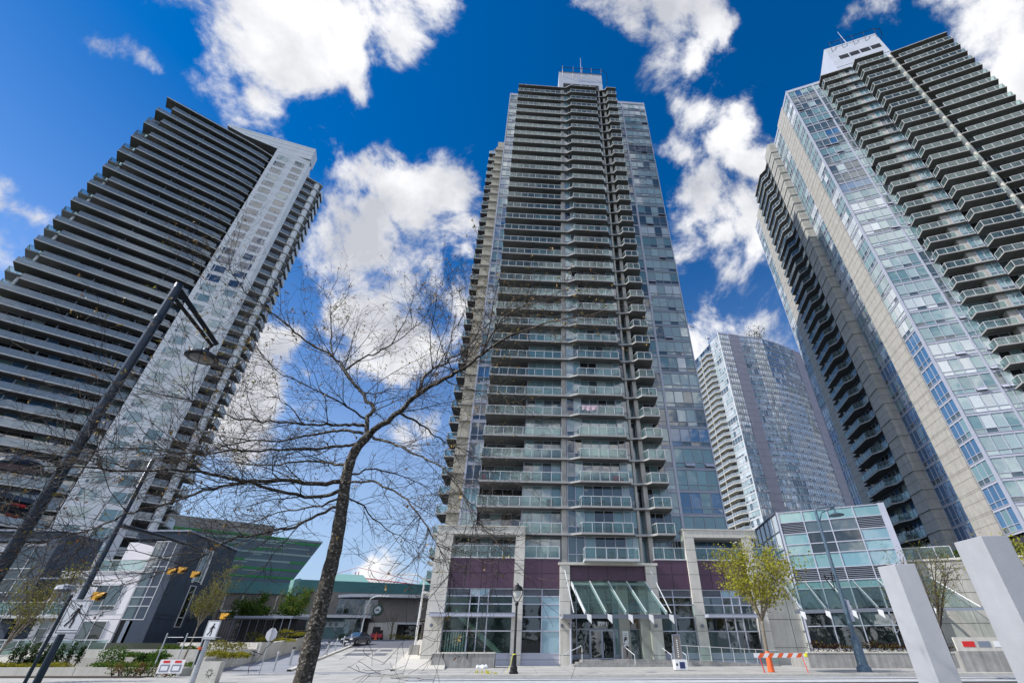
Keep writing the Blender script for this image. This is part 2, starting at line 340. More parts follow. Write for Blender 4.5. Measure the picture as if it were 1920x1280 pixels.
# ---------------------------------------------------------------- facade pieces
def gc(kind):
    k = R.uniform(.82, 1.12)
    c = {'blind': (.32,.41,.41), 'teal': (.16,.27,.285), 'dark': (.012,.016,.018), 'blue': (.05,.14,.27), 'pale': (.52,.57,.58), 'mid': (.065,.095,.105), 'sky': (.42,.54,.66), 'deep': (.015,.045,.10)}[kind]
    return tuple(min(1, x * k) for x in c)
def pick(w):
    t = R.uniform(0, sum(w.values()))
    for k, v in w.items():
        t -= v
        if t <= 0: return k
    return k
def pane(mb, F, u0, u1, n, z0, z1, col, m='glass'):
    t, q = R.uniform(-.010, .010) * min(1, abs(u1 - u0)), R.uniform(-.010, .010) * min(1, abs(z1 - z0))
    mb.face([F.w(u0, n - t - q, z0), F.w(u1, n + t - q, z0), F.w(u1, n + t + q, z1), F.w(u0, n - t + q, z1)], m, col)
def windows(mb, F, u0, u1, n, z0, z1, cols, weights, low=.62, sill=0.0, span=None, mm='metal_light', mw=.07, md=.08, openp=.0, m='glass', same=.6):
    """one glazed unit: upper panes, a row of small lower panes, mullions; optional metal spandrel below"""
    zb = z0 + (span or 0)
    if span: mb.box(F, u0, u1, n - .03, n + .03, z0, zb, mm)
    w = (u1 - u0) / cols; base = pick(weights)
    zl = zb + low if low else zb
    for i in range(cols):
        a = u0 + i * w; b = a + w; kc = base if R.random() < same else pick(weights); c = gc(kc)
        pane(mb, F, a, b, n, zl, z1, c, m)
        if low:
            if openp and R.random() < openp:
                mb.face([F.w(a + .05, n - .02, zl - .03), F.w(b - .05, n - .02, zl - .03), F.w(b - .05, n - .36, zb + .08), F.w(a + .05, n - .36, zb + .08)][::-1], 'metal_light')
                pane(mb, F, a, b, n, zb, zl, (.01,.01,.01), m)
            else: pane(mb, F, a, b, n, zb, zl, gc(kc) if R.random() < .7 else gc('mid'), m)
    for i in range(cols + 1):
        a = u0 + i * w; mb.box(F, a - mw / 2, a + mw / 2, n - md, n + .01, zb, z1, mm)
    mb.box(F, u0, u1, n - md - .003, n + .01, z1 - .04, z1 + .03, mm)
    if low: mb.box(F, u0, u1, n - md + .004, n + .01, zl - .035, zl + .035, mm)
    mb.box(F, u0, u1, n - md - .003, n + .01, zb - .03, zb + .03, mm)
def railing(mb, pts, z, h=1.05, m='rail_glass', mm='metal_white', step=1.25, post=.06):
    """glass railing on posts along world (x, y) points"""
    for (a, b) in zip(pts[:-1], pts[1:]):
        d = Vector((b[0] - a[0], b[1] - a[1])); Ln = d.length
        if Ln < .05: continue
        ang = math.degrees(math.atan2(d.y, d.x)); F = Fr(a[0], a[1], ang); k = max(1, round(Ln / step))
        mb.box(F, .02, Ln - .02, -.008, .008, z + .08, z + h - .03, m)
        mb.box(F, 0, Ln, -.035, .035, z + h - .035, z + h + .03, mm)
        for i in range(k + 1):
            u = Ln * i / k; mb.box(F, u - post / 2, u + post / 2, -.024, .024, z - .02, z + h - .035, mm)
def W2(F, pts): return [F.w(u, n, 0)[:2] for (u, n) in pts]
def ccw(pts):
    a = sum(pts[i][0] * pts[(i + 1) % len(pts)][1] - pts[(i + 1) % len(pts)][0] * pts[i][1] for i in range(len(pts)))
    return pts if a > 0 else pts[::-1]
def US(F, px, py, n):
    """facade coordinate u of the photo column px (at row py) on the plane n of frame F"""
    r = ray(px, py)[0]; ox, oy = F.o
    return (r * (oy + F.n[1] * n) - ox - F.n[0] * n) / (F.u[0] - r * F.u[1])
rail_mat('shop_glass', (.72,.85,.80), (.05,.08,.08), .10)

# ================================================================ ground
def build_ground():
    m = MB()
    for (x, y, r) in ((6.5, 39.8, .45), (-9.5, 38.6, .38), (-16.5, 39.0, .4)): m.lathe((x, y, .119 if x > -12.6 else .014), [(r, 0), (r, .006), (r * .85, .008), (0, .008)], 'metal_mid', 20)
    structure('manhole_cover', m)
    m = MB(); S = 2500
    m.face([(-S,-S,-.06),(S,-S,-.06),(S,S,-.06),(-S,S,-.06)], 'ground'); structure('ground', m)
    # street in front of the towers: asphalt, with light concrete lanes
    FS = Fr(-12.5, 35.4, 4.4)
    m = MB(); m.box(FS, -120, 170, -60, -.02, -.055, -.004, 'asphalt'); structure('street', m)
    m = MB()
    for (a, b) in ((-1.35, -.75), (-3.1, -2.0), (-6.2, -3.9)): m.box(FS, 1.5, 150, a, b, -.02, .004, 'paint')
    structure('road_markings', m)
    m = MB(); m.box(FS, 1.2, 150, .0, .30, -.05, .13, 'concrete_light'); m.box(FS, 1.0, 150, -.45, -.02, -.05, .006, 'concrete_grey'); structure('kerb', m)
    # pavement before the tower podium
    m = MB(); m.box(FS, .4, 150, .302, 24, -.05, .115, 'drive'); structure('pavement', m)
    m = MB()
    for i in range(60): m.box(FS, 1.5 + i * 2.4, 1.52 + i * 2.4, .31, 16, .10, .118, 'joint')
    m.box(FS, .5, 150, 6.0, 6.02, .10, .1182, 'joint'); m.box(FS, .5, 150, 3.0, 3.02, .10, .1184, 'joint'); structure('pavement_joints', m)
    # pale concrete apron at the mouth of the side road
    m = MB(); m.prism([(-80,20),(-6,20),(-9.5,35.2),(-12.6,36.2),(-13.3,43.2),(-80,43.2)], -.05, .012, 'drive'); structure('apron', m)
    m = MB(); m.prism([(-34,41.0),(-13.2,40.2),(-13.1,42.2),(-34,43.0)], .0, .018, 'paving'); structure('crossing_strip', m)
    # side road climbing to the plaza
    def zs(D): return min(2.45, max(.015, .063 * (D - 43)))
    def strip(name, x0, x1, D0, D1, mt, dz=0, x2=None, x3=None, seg=12):
        m = MB()
        for i in range(seg):
            a = D0 + (D1 - D0) * i / seg; b = D0 + (D1 - D0) * (i + 1) / seg
            xa0, xa1 = lerp(x0, x2, i / seg), lerp(x1, x3, i / seg); xb0, xb1 = lerp(x0, x2, (i + 1) / seg), lerp(x1, x3, (i + 1) / seg)
            za, zb = zs(a) + dz, zs(b) + dz
            m.face([(xa0,a,za),(xa1,a,za),(xb1,b,zb),(xb0,b,zb)], mt)
            m.face([(xa0,a,za),(xb0,b,zb),(xb0,b,zb-.5),(xa0,a,za-.5)], mt); m.face([(xa1,a,za),(xa1,a,za-.5),(xb1,b,zb-.5),(xb1,b,zb)], mt)
        structure(name, m); return m
    k = .209
    def xr(x, D, D0=43): return x - k * (D - D0)
    strip('side_road', -20.9, -13.2, 43.2, 66, 'drive', 0, xr(-20.9, 66), xr(-13.2, 66))
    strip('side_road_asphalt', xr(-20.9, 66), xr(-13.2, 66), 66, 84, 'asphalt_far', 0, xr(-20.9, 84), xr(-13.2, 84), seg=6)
    strip('walkway', -33, -21.25, 43.2, 84, 'paving', .0, xr(-33, 84), xr(-21.25, 84))
    strip('road_kerb', -21.25, -20.9, 43.2, 80, 'concrete_light', .13, xr(-21.25, 80), xr(-20.9, 80), seg=1 + 10)
    strip('side_pavement', -13.2, -9.0, 43.2, 84, 'concrete_light', .12, xr(-13.2, 84), xr(-9.0, 84))
    # four dark paved rectangles laid in the side road
    m = MB()
    for (a, b, u0, u1) in ((56.2, 59.0, -19.6, -16.9), (56.2, 59.0, -16.6, -15.2), (61.2, 63.8, -19.6, -16.9), (61.2, 63.8, -16.6, -15.2)):
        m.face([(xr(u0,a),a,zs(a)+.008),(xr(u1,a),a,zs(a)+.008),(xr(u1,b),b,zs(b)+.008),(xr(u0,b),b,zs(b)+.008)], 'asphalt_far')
    structure('road_paving_inset', m)
    m = MB()
    for D in (48.3, 53.6): m.face([(xr(-20.9,D),D,zs(D)+.004),(xr(-13.2,D),D,zs(D)+.004),(xr(-13.2,D+.04),D+.04,zs(D+.04)+.004),(xr(-20.9,D+.04),D+.04,zs(D+.04)+.004)], 'joint')
    m.face([(-17.0,43.4,.035),(-16.96,43.4,.035),(xr(-16.96,66),66,zs(66)+.005),(xr(-17.0,66),66,zs(66)+.005)], 'joint'); structure('road_joints', m)
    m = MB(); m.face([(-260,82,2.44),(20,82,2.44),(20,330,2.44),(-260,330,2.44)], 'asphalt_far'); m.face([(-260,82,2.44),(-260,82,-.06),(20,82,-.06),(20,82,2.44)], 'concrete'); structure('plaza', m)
build_ground()

# ================================================================ central tower
FC = Fr(0, 55.7, 4.2)
KZ = [8.93 + 2.85 * k for k in range(36)]
def tower_c():
    root = thing('apartment_tower', 'tallest middle grey apartment tower with stacked glass balconies above a purple-banded podium', 'apartment tower', (0, 55.7, 0))
    uL0, uL1 = -11.7, -9.75; uR0, uR1 = 14.9, 20.1; uT = 13.0
    top = 109.6
    # structure of the block
    m = MB(); m.box(FC, uL0 + .05, uR1 - .05, 2.2, 27, 0, 109.2, 'concrete'); m.box(FC, uL1 + .01, -.1, .5, 2.2, 12.0, 109.0, 'dark_wall')
    m.box(FC, uT, uR1 - .05, .12, 2.2, 0, 109.2, 'dark_wall'); m.box(FC, uL0 + .06, uL1, .12, 2.2, 0, 109.2, 'dark_wall'); m.box(FC, -.1, uT, .6, 2.2, 0, 109.1, 'dark_wall')
    m.build('wall', root)
    # pale wing set back on the left
    m = MB(); m.box(FC, -15.45, -11.4, 12.8, 27, 0, 107.6, 'beige'); m.box(FC, -15.1, -11.4, 12.75, 12.8, 107.5, 109.8, 'beige')
    for z in KZ[1:-1]: m.box(FC, -15.9, -11.5, 12.35, 12.8, z, z + .18, 'slab'); m.box(FC, -15.4, -11.5, 12.785, 12.81, z - 1.1, z - 1.06, 'joint')
    for (u, n) in ((-15.6, 15), (-15.6, 21)): m.box(FC, u, u + .2, n, n + 4.5, 0, 108, 'dark_wall')
    m.build('side_wing', root)
    ps = []
    for k, z in enumerate(KZ[:35]):
        m = MB(); m.prism(ccw(W2(FC, [(-17.2, 13.6), (-15.45, 13.6), (-15.45, 19.5), (-17.2, 19.5)])), z, z + .2, 'slab', mbot='dark_wall'); r = MB(); railing(r, W2(FC, [(-15.5, 13.65), (-17.15, 13.65), (-17.15, 19.4)]), z + .2); ps.append((k, m, r))  # underside takes a dark colour in place of its shade
    many(root, 'side_balcony', ps, 36, 'railing')
    # piers between balconies
    for (a, b, n0) in ((.0, .62, -2.25), (9.75, 10.25, -2.4)):
        m = MB(); m.box(FC, a, b, n0, n0 + .62, 8.6, 108.5, 'concrete'); m.build('pier', root)
    for (a, n0) in ((8.72, -2.45),):
        m = MB(); m.box(FC, a, a + .28, n0, n0 + .5, 8.9, 108.5, 'concrete'); m.build('pier', root)
    # floors: balcony slabs stepping in and out, each with its own railing
    ps = []
    for k, z in enumerate(KZ):
        roof = k == 35
        if k == 0: continue
        L = MB(); r = MB(); th = .22
        x0 = uL1 + .02 if k >= 2 else -4.75
        pl = [(x0, 1.7), (x0, -2.7), (1.05, -2.7), (1.05, 1.7)]
        L.prism(ccw(W2(FC, pl)), z, z + th, 'slab', mbot='soffit_shade')
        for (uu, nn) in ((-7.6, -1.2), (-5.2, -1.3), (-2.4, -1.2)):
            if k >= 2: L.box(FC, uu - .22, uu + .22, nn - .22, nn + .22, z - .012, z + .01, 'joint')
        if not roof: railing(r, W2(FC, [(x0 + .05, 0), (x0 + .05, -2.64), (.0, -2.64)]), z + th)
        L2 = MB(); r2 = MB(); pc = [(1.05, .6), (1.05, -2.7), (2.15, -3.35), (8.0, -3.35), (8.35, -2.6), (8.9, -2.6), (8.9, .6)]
        L2.prism(ccw(W2(FC, pc)), z + .004, z + th - .004, 'slab', mbot='soffit_shade')
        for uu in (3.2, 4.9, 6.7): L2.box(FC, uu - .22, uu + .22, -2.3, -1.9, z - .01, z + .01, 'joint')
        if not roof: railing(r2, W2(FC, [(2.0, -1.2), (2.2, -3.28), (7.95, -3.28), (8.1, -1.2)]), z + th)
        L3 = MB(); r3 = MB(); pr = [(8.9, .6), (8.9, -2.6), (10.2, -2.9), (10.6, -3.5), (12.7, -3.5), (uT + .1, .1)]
        L3.prism(ccw(W2(FC, pr)), z + .002, z + th - .002, 'slab', mbot='soffit_shade'); L3.box(FC, 11.2, 11.6, -2.3, -1.9, z - .01, z + .01, 'joint')
        if not roof: railing(r3, W2(FC, [(10.3, -2.2), (10.6, -3.44), (12.62, -3.44), (12.95, .0)]), z + th)
        ps += [(k, L, r), (k + .1, L2, r2), (k + .2, L3, r3)]
        if roof:
            pass
    many(root, 'balcony', ps, 100, 'railing')
    m = MB(); z = KZ[0]; m.prism(ccw(W2(FC, [(2.2, -3.4), (2.2, -4.9), (8.0, -4.9), (8.0, -3.4)])), z, z + .22, 'slab_white')
    b = m.build('balcony', root); r = MB(); railing(r, W2(FC, [(2.25, -3.5), (2.25, -4.84), (7.95, -4.84), (7.95, -3.5)]), z + .22); r.build('railing', b)
    # glazing
    ps = []
    for k in range(0, 35):
        wb, wd, wl_ = ({'blind': 2, 'teal': 4, 'mid': 2, 'dark': 1}, {'blind': 1.5, 'mid': 2.5, 'dark': 3, 'teal': 3}, {'blind': 3, 'teal': 4, 'mid': 1}) if k < 15 else ({'teal': 3, 'mid': 3, 'dark': 1, 'blind': .7}, {'mid': 3, 'dark': 5, 'teal': 1}, {'teal': 1.5, 'mid': 3, 'dark': 3, 'blind': .4})
        z = KZ[k]; z1 = z + 2.85
        if k >= 1:
            blue = z < 24
            m = MB(); windows(m, FC, uR0, uR1, 0, z, z1, 4, ({'blue': 5, 'teal': 3} if blue else {'blind': 6, 'pale': 2, 'teal': 3, 'mid': 1.5, 'dark': .3}), span=.34, openp=.04, same=.8, mw=.07, mm='metal_grey'); m.box(FC, uR0 - .25, uR0, -.12, .1, z, z1, 'metal_light'); ps.append((k, m))
            m = MB(); windows(m, FC, 13.2, 14.6, 0, z, z1, 1, {'teal': 2, 'mid': 2, 'blind': 2}, span=.34, openp=.05); ps.append((k + .3, m))
        if k >= 1:
            m = MB(); windows(m, FC, uL0 + .1, uL1 - .05, 0, z, z1, 2, {'blind': 2, 'teal': 4, 'blue': 2} if k > 6 else wb, span=.36, low=.7); ps.append((k + .2, m))
        m = MB(); windows(m, FC, uL1 + .3, -4.5, .3, z + .2, z1 - .02, 4, wd, low=0, same=.35, mw=.06); ps.append((k + .5, m))
        m = MB(); windows(m, FC, -4.5, -.05, -1.4, z + .2, z1 - .02, 4, wl_, low=0, same=.7, mw=.06); m.box(FC, -4.62, -4.45, -1.38, .6, z + .2, z1, 'metal_light'); m.box(FC, -4.44, 0, -1.3, -1.2, z + .2, z1, 'dark_wall'); ps.append((k + .45, m))
        m = MB(); m.box(FC, .66, .72, -2.1, 0, z + .2, z1, 'metal_light'); m.box(FC, .72, 8.9, -1.9, -1.8, z + .2, z1, 'dark_wall'); windows(m, FC, .72, 2.6, -2.2, z + .2, z1 - .02, 2, wb, low=.8); ps.append((k + .4, m))
        m = MB(); windows(m, FC, 2.65, 7.2, -2.0, z + .2, z1 - .02, 4, wd, low=0, same=.4); ps.append((k + .42, m))
        m = MB(); m.box(FC, 8.85, 8.92, -2.1, 0, z + .2, z1, 'metal_light'); windows(m, FC, 7.25, 8.85, -2.15, z + .2, z1 - .02, 2, wb, low=.8); ps.append((k + .44, m))
        m = MB(); windows(m, FC, 8.95, 9.8, -1.2, z + .2, z1 - .02, 1, wb, low=0); windows(m, FC, 10.2, 13.1, -1.2, z + .2, z1 - .02, 3, wd, low=0, same=.5); ps.append((k + .46, m))
    many(root, 'window', ps, 100)
    m = MB(); m.box(FC, uL0 + .02, uL1, -.1, .3, 108.7, top, 'metal_light'); m.box(FC, 13.0, uR1 + .02, -.1, .3, 108.7, top, 'metal_light'); m.box(FC, uR1 - .02, uR1 + .12, -.12, .3, 12.3, top + .1, 'metal_light'); m.box(FC, uL0 - .1, uL0 + .08, -.12, .3, 12.4, top, 'metal_light')
    m.box(FC, 14.6, 14.85, -.13, .1, 12, top - .1, 'metal_light'); m.build('parapet', root)
    # machine room
    m = MB(); m.box(FC, -.1, 11.2, 2.4, 14, 109.1, 127, 'pent'); m.box(FC, -.13, 11.23, 2.36, 2.41, 113, 113.05, 'joint')
    for i in range(4): m.box(FC, 1.0 + i * 2.35, 3.1 + i * 2.35, 2.38, 2.6, 119.0, 121.2, 'dark_in')
    m.box(FC, .0, 11.1, 2.3, 2.42, 127.0, 127.12, 'metal_mid'); pe = m.build('machine_room', root)
    m = MB()
    for u in (.8, 3.6, 6.0, 8.4, 11.0): m.tube([FC.w(u, 2.5, 124.6), FC.w(u, 1.7, 126.4), FC.w(u, 1.4, 128.0)], .06, 'black', 4)
    m.tube([FC.w(.3, 1.5, 127.7), FC.w(11.0, 1.5, 127.7)], .07, 'black', 4)
    m.tube([FC.w(11.0, 1.5, 127.7), FC.w(12.4, 1.8, 127.2), FC.w(13.0, 3.4, 126.5), FC.w(12.8, 6, 126), FC.w(11.2, 7, 126)], .07, 'black', 4)
    m.build('roof_rail', pe)
    m = MB(); m.tube([FC.w(5.9, 3, 127), FC.w(5.9, 3, 137)], [.16, .05], 'metal_light', 5); m.build('antenna', pe)

    # ---------------- podium
    NP = -3.5
    def u_(px, py, n=NP): return US(FC, px, py, n)
    A0, A1 = u_(822, 990), u_(845, 1045); B0, B1 = u_(962, 1113), u_(980.6, 1113); C0, C1 = u_(1049.7, 1073), u_(1068.3, 1073)
    D0, D1 = u_(1209, 1060), u_(1229, 1060); E0, E1 = u_(1280.4, 993), u_(1298, 993); G0, G1 = u_(1409, 1100), u_(1428, 1100); H1 = u_(1536, 1236) + .1
    def pier(a, b, z1, n0=NP, d=1.4):
        m = MB(); m.box(FC, a, b, n0, n0 + d, 0, z1, 'concrete_light')
        for z in (.9, 2.87, 4.2, 5.35, 6.56, 7.9, 9.1, 10.3):
            if z < z1 - .3: m.box(FC, a - .004, b + .004, n0 - .004, n0 + .05, z, z + .035, 'joint')
        m.build('pier', root)
    pier(A0, A1, 11.6, d=5); pier(B0, B1, 11.6); pier(C0, C1, 8.7, NP - .15); pier(D0, D1, 8.7, NP - .15); pier(E0, E1, 11.6); pier(G0, G1, 11.6)
    m = MB(); m.box(FC, A0 - .05, B1, NP - .02, NP + 1.4, 11.603, 12.35, 'concrete_light'); m.box(FC, A0 - .12, B1 + .06, NP - .1, NP + 1.5, 12.353, 12.47, 'concrete_light')
    m.box(FC, A1, B0, NP + .2, NP + 4.5, 11.5, 11.59, 'slab'); m.box(FC, -8.2, -8.17, NP - .024, NP, 11.6, 12.35, 'joint'); m.build('podium_beam', root)
    m = MB(); m.box(FC, E0, u_(1414, 993), NP - .02, NP + 1.4, 11.603, 12.35, 'concrete_light'); m.box(FC, E0 - .06, u_(1414, 993) + .06, NP - .1, NP + 1.5, 12.353, 12.47, 'concrete_light')
    m.box(FC, E1, G0, NP + .2, NP + 3.6, 11.5, 11.59, 'slab'); m.build('podium_beam', root)
    m = MB(); m.box(FC, C0 - .15, D1 + .15, NP - .3, NP + .9, 8.703, 8.93, 'concrete_light'); m.build('podium_beam', root)
    # body of the podium, its side wall and the blank wall on the right
    m = MB(); m.box(FC, A0 + .02, A1, NP + 5.0, 27, 0, 12.3, 'concrete_light'); m.box(FC, A1, E0, -.3, 2.2, 0, 9.2, 'dark_wall'); m.box(FC, E0, H1, .6, 2.4, 0, 9.2, 'dark_wall')
    m.box(FC, G1, H1, NP + .6, NP + 1.2, 0, 9.5, 'concrete_light'); m.box(FC, G1, H1 + .05, NP + .5, NP + 1.3, 9.503, 9.65, 'concrete_light'); m.box(FC, E1, H1, NP + 1.2, 6, 9.1, 9.35, 'slab')
    for z in (1.5, 3.9, 6.56): m.box(FC, G1, H1, NP + .585, NP + .62, z, z + .04, 'joint')
    m.box(FC, (G1 + H1) / 2 + .4, (G1 + H1) / 2 + .44, NP + .583, NP + .62, 0, 9.5, 'joint')
    m.box(FC, A0 - 2.2, A0 + .02, NP + 9, 20, 3.9, 4.15, 'black'); m.prism(ccw(W2(FC, [(A0 - 2.6, NP + 8), (A0, NP + 6.5), (A0, 16), (A0 - 2.6, 16)])), [4.0, 4.2, 4.2, 4.0], [4.4, 6.3, 6.3, 4.4], 'black')
    for z in (11.7, 8.9, 6.1):
        m.box(FC, A0 - .9, A0 + .02, NP + 1.2, NP + 3.6, z, z + .2, 'slab_white')
    m.build('podium_wall', root)
    # purple bands
    def purple(a, b, z0, z1, cols, rows=2):
        m = MB(); m.box(FC, a + .01, b - .01, NP + .25, NP + .5, z0, z1, 'purple')
        for i in range(1, cols): u = lerp(a, b, i / cols); m.box(FC, u - .03, u + .03, NP + .243, NP + .3, z0, z1, 'black')
        for i in range(1, rows): z = lerp(z0, z1, i / rows); m.box(FC, a + .01, b - .01, NP + .24, NP + .3, z - .02, z + .02, 'black')
        m.box(FC, a, b, NP + .18, NP + .5, z1 + .003, z1 + .13, 'slab_white'); m.build('purple_panel', root)
    purple(A1, B0, 6.56, 9.30, 4); purple(B1, C0, 6.56, 9.30, 2); purple(C1, D0, 7.3, 8.68, 4, 1); purple(D1, E0, 6.56, 9.30, 2); purple(E1, G0, 6.56, 9.30, 4)
    # terraces over the bands
    for (a, b) in ((A1, B0), (B1, C0), (D1, E0), (E1, G0)):
        m = MB(); railing(m, W2(FC, [(a + .03, NP + .35), (b - .03, NP + .35)]), 9.4, 1.15); m.build('railing', root)
        m = MB(); windows(m, FC, a + .2, b - .1, -1.2, 9.4, 11.6, 5, {'dark': 3, 'mid': 3, 'blind': 1} if a < 12 else {'blue': 3, 'teal': 1}, low=.0, same=.3); m.build('window', root)
        m = MB(); m.box(FC, a, b, NP + .5, .5, 9.25, 9.39, 'slab'); m.build('terrace_floor', root)
    m = MB(); railing(m, W2(FC, [(G1 + .1, NP + .9), (H1 - .1, NP + .9)]), 9.65, 1.1); m.build('railing', root)
    # street level glazing
    def shop(a, b, fr, mt, zs, louv=True, wn=NP + .45, cols=None, label=None):
        m = MB(); us = [a] + [lerp(a, b, f) for f in fr] + [b]
        for i in range(len(us) - 1):
            for j in range(len(zs) - 1):
                lc = (j == len(zs) - 2 and louv and (i == 0 or i == len(us) - 2))
                if lc:
                    q = 6
                    for s_ in range(q): zz = lerp(zs[j], zs[j + 1], s_ / q); m.box(FC, us[i] + .04, us[i + 1] - .04, wn, wn + .08, zz + .02, zz + .075, 'metal_mid')
                    m.box(FC, us[i], us[i + 1], wn + .09, wn + .12, zs[j], zs[j + 1], 'black')
                elif mt == 'shop_glass' and j < len(zs) - 2: m.box(FC, us[i], us[i + 1], wn + .02, wn + .03, zs[j], zs[j + 1], 'shop_glass')
                else:
                    c = gc('blue') if False else (.26,.40,.46) if (cols and cols(i, j)) else gc('dark') if R.random() < .6 else gc('mid')
                    if j == len(zs) - 2 and not lc: c = (.22,.36,.42)
                    pane(m, FC, us[i], us[i + 1], wn + .02, zs[j], zs[j + 1], c)
        for u in us: m.box(FC, u - .05, u + .05, wn - .08, wn + .04, zs[0], zs[-1], 'metal_light')
        for z in zs: m.box(FC, a, b, wn - .07, wn + .045, z - .05, z + .05, 'metal_light')
        m.box(FC, a, b, wn - .04, wn + .3, 0, zs[0] - .05, 'metal_light'); m.box(FC, a, b, wn - .05, wn, .55, .58, 'joint')
        o = m.build('window', root)
        if label: o['label'] = label
    zs = [1.05, 2.87, 4.05, 5.15, 5.85, 6.5]
    shop(A1, B0, (.36, .49, .63), 'shop_glass', zs, label='tall shop window with a white staircase behind it')
    m = MB(); m.box(FC, A1, B0, -1.0, -.9, 1.0, 6.5, 'dark_wall')
    a_, b_ = lerp(A1, B0, .15), lerp(A1, B0, .86)
    for i in range(22):
        u = lerp(a_, b_, i / 22); z = lerp(4.6, 1.1, i / 22); m.box(FC, u, u + .36, -2.5, -1.4, z - .05, z, 'teal_roof'); m.box(FC, u, u + .03, -2.5, -1.4, z, z + .16, 'white_panel')
    m.prism(ccw(W2(FC, [(a_, -2.6), (b_, -2.6), (b_, -2.5), (a_, -2.5)])), [4.2, .7, .7, 4.2] if True else 0, [4.7, 1.2, 1.2, 4.7], 'concrete_light')
    for i in range(9): u = A1 + .3 + i * .24; m.box(FC, u, u + .12, -2.72, -2.66, 1.1, 2.8, 'cloth_white')
    m.box(FC, A1 + .1, lerp(A1, B0, .4), -1.1, -1.02, 4.2, 5.9, 'leaf_green'); m.build('staircase', root)
    shop(B1, C0, (.52,), 'glass', zs, cols=lambda i, j: i == 1)
    shop(D1, E0, (.45,), 'glass', zs); shop(E1, G0, (.40, .58, .74), 'glass', zs)
    for (a, b) in ((A0 + .5, B0 + .3), (E0 + .9, G0 + .2)):
        m = MB(); m.box(FC, a, b, NP - 1.3, NP + .0, 4.0, 4.28, 'metal_light'); m.box(FC, a - .01, b + .01, NP - 1.32, NP - 1.28, 4.28, 4.33, 'metal_mid'); m.build('awning', root)
    # entrance: recessed glazing, doors, number
    n0 = NP + 1.5
    m = MB(); m.box(FC, C1, C1 + .02, NP + .2, n0, .5, 7.3, 'concrete'); m.box(FC, C1, D0, n0 + .04, n0 + .1, .5, 7.3, 'dark_in')
    ex = lambda px: US(FC, px, 1190, n0)
    us = [C1 + .05, ex(1081), ex(1105), ex(1152), ex(1161)]; zl = [.5, .95, 3.05, 4.2, 5.4, 7.3]
    for i in range(4):
        for j in range(5):
            if i == 2 and j < 2: continue
            if j == 0: m.box(FC, us[i], us[i + 1], n0 - .02, n0 + .02, zl[0], zl[1], 'metal_grey')
            else: pane(m, FC, us[i], us[i + 1], n0, zl[j], zl[j + 1], gc('dark') if i < 3 else gc('teal'))
    for u in us: m.box(FC, u - .05, u + .05, n0 - .1, n0 + .03, .5, 7.3, 'metal_grey')
    for z in zl[2:]: m.box(FC, us[0], us[-1], n0 - .09, n0 + .031, z - .05, z + .05, 'metal_grey')
    m.box(FC, us[4], ex(1181), n0 - .35, n0 + .1, .5, 7.3, 'concrete'); m.box(FC, ex(1199), D1, n0 - 1.2, n0 + .1, .5, 7.3, 'concrete')
    pane(m, FC, ex(1181), ex(1199), n0, .6, 3.05, gc('mid')); pane(m, FC, ex(1181), ex(1199), n0, 3.05, 5.2, (.14,.09,.05)); m.box(FC, ex(1181), ex(1199), n0 - .05, n0 + .03, 3.0, 3.1, 'metal_grey')
    m.build('entrance_glazing', root)
    md = (us[2] + us[3]) / 2
    for (a, b) in ((us[2] + .06, md), (md, us[3] - .06)):
        m = MB(); pane(m, FC, a + .1, b - .1, n0 - .02, .6, 2.92, gc('dark'))
        for (p, q, r, s) in ((a + .01, a + .1, .52, 3.0), (b - .1, b - .01, .52, 3.0)): m.box(FC, p, q, n0 - .06, n0 + .02, r, s, 'metal_light')
        m.box(FC, a + .1, b - .1, n0 - .058, n0 + .02, 2.9, 3.0, 'metal_light'); m.box(FC, a + .1, b - .1, n0 - .058, n0 + .02, .52, .68, 'metal_light')
        d = m.build('door', root); h = MB(); hu = (b - .2) if a < md - .1 else a + .2; h.tube([FC.w(hu, n0 - .14, 1.3), FC.w(hu, n0 - .14, 1.9)], .03, 'steel', 6); h.build('handle', d)
    tx = bpy.data.curves.new('number', 'FONT'); tx.body = '9981'; tx.size = .5; tx.extrude = .01; tx.offset = .012; tx.align_x = 'CENTER'; tx.materials.append(MATS['white_paint'])
    tm = bpy.data.objects.new('number', tx); COL.objects.link(tm); bpy.context.view_layer.update(); me = bpy.data.meshes.new_from_object(tm.evaluated_get(bpy.context.evaluated_depsgraph_get())); bpy.data.objects.remove(tm); to = bpy.data.objects.new('house_number', me); COL.objects.link(to); to.parent = root; p = FC.w(md + .1, n0 - .12, 3.35); to.location = Vector(p) - Vector(root['_w']); to.rotation_euler = (rad(90), 0, rad(4.2))
    m = MB(); m.box(FC, ex(1166), ex(1177), n0 - .40, n0 - .355, 1.9, 2.9, 'white_paint')
    for i in range(5): m.box(FC, ex(1167.5), ex(1175), n0 - .41, n0 - .40, 2.05 + i * .15, 2.09 + i * .15, 'metal_grey')
    m.build('notice_board', root)
    # glass canopy over the entrance
    cn = MB(); T0, T1 = US(FC, 1069.6, 1088.8, NP), US(FC, 1207.7, 1086, NP); nb = NP - 2.9; b0_, b1_ = US(FC, 1097, 1146, nb), US(FC, 1249, 1144.6, nb); zt, zb = 7.25, 4.35
    fr = MB()
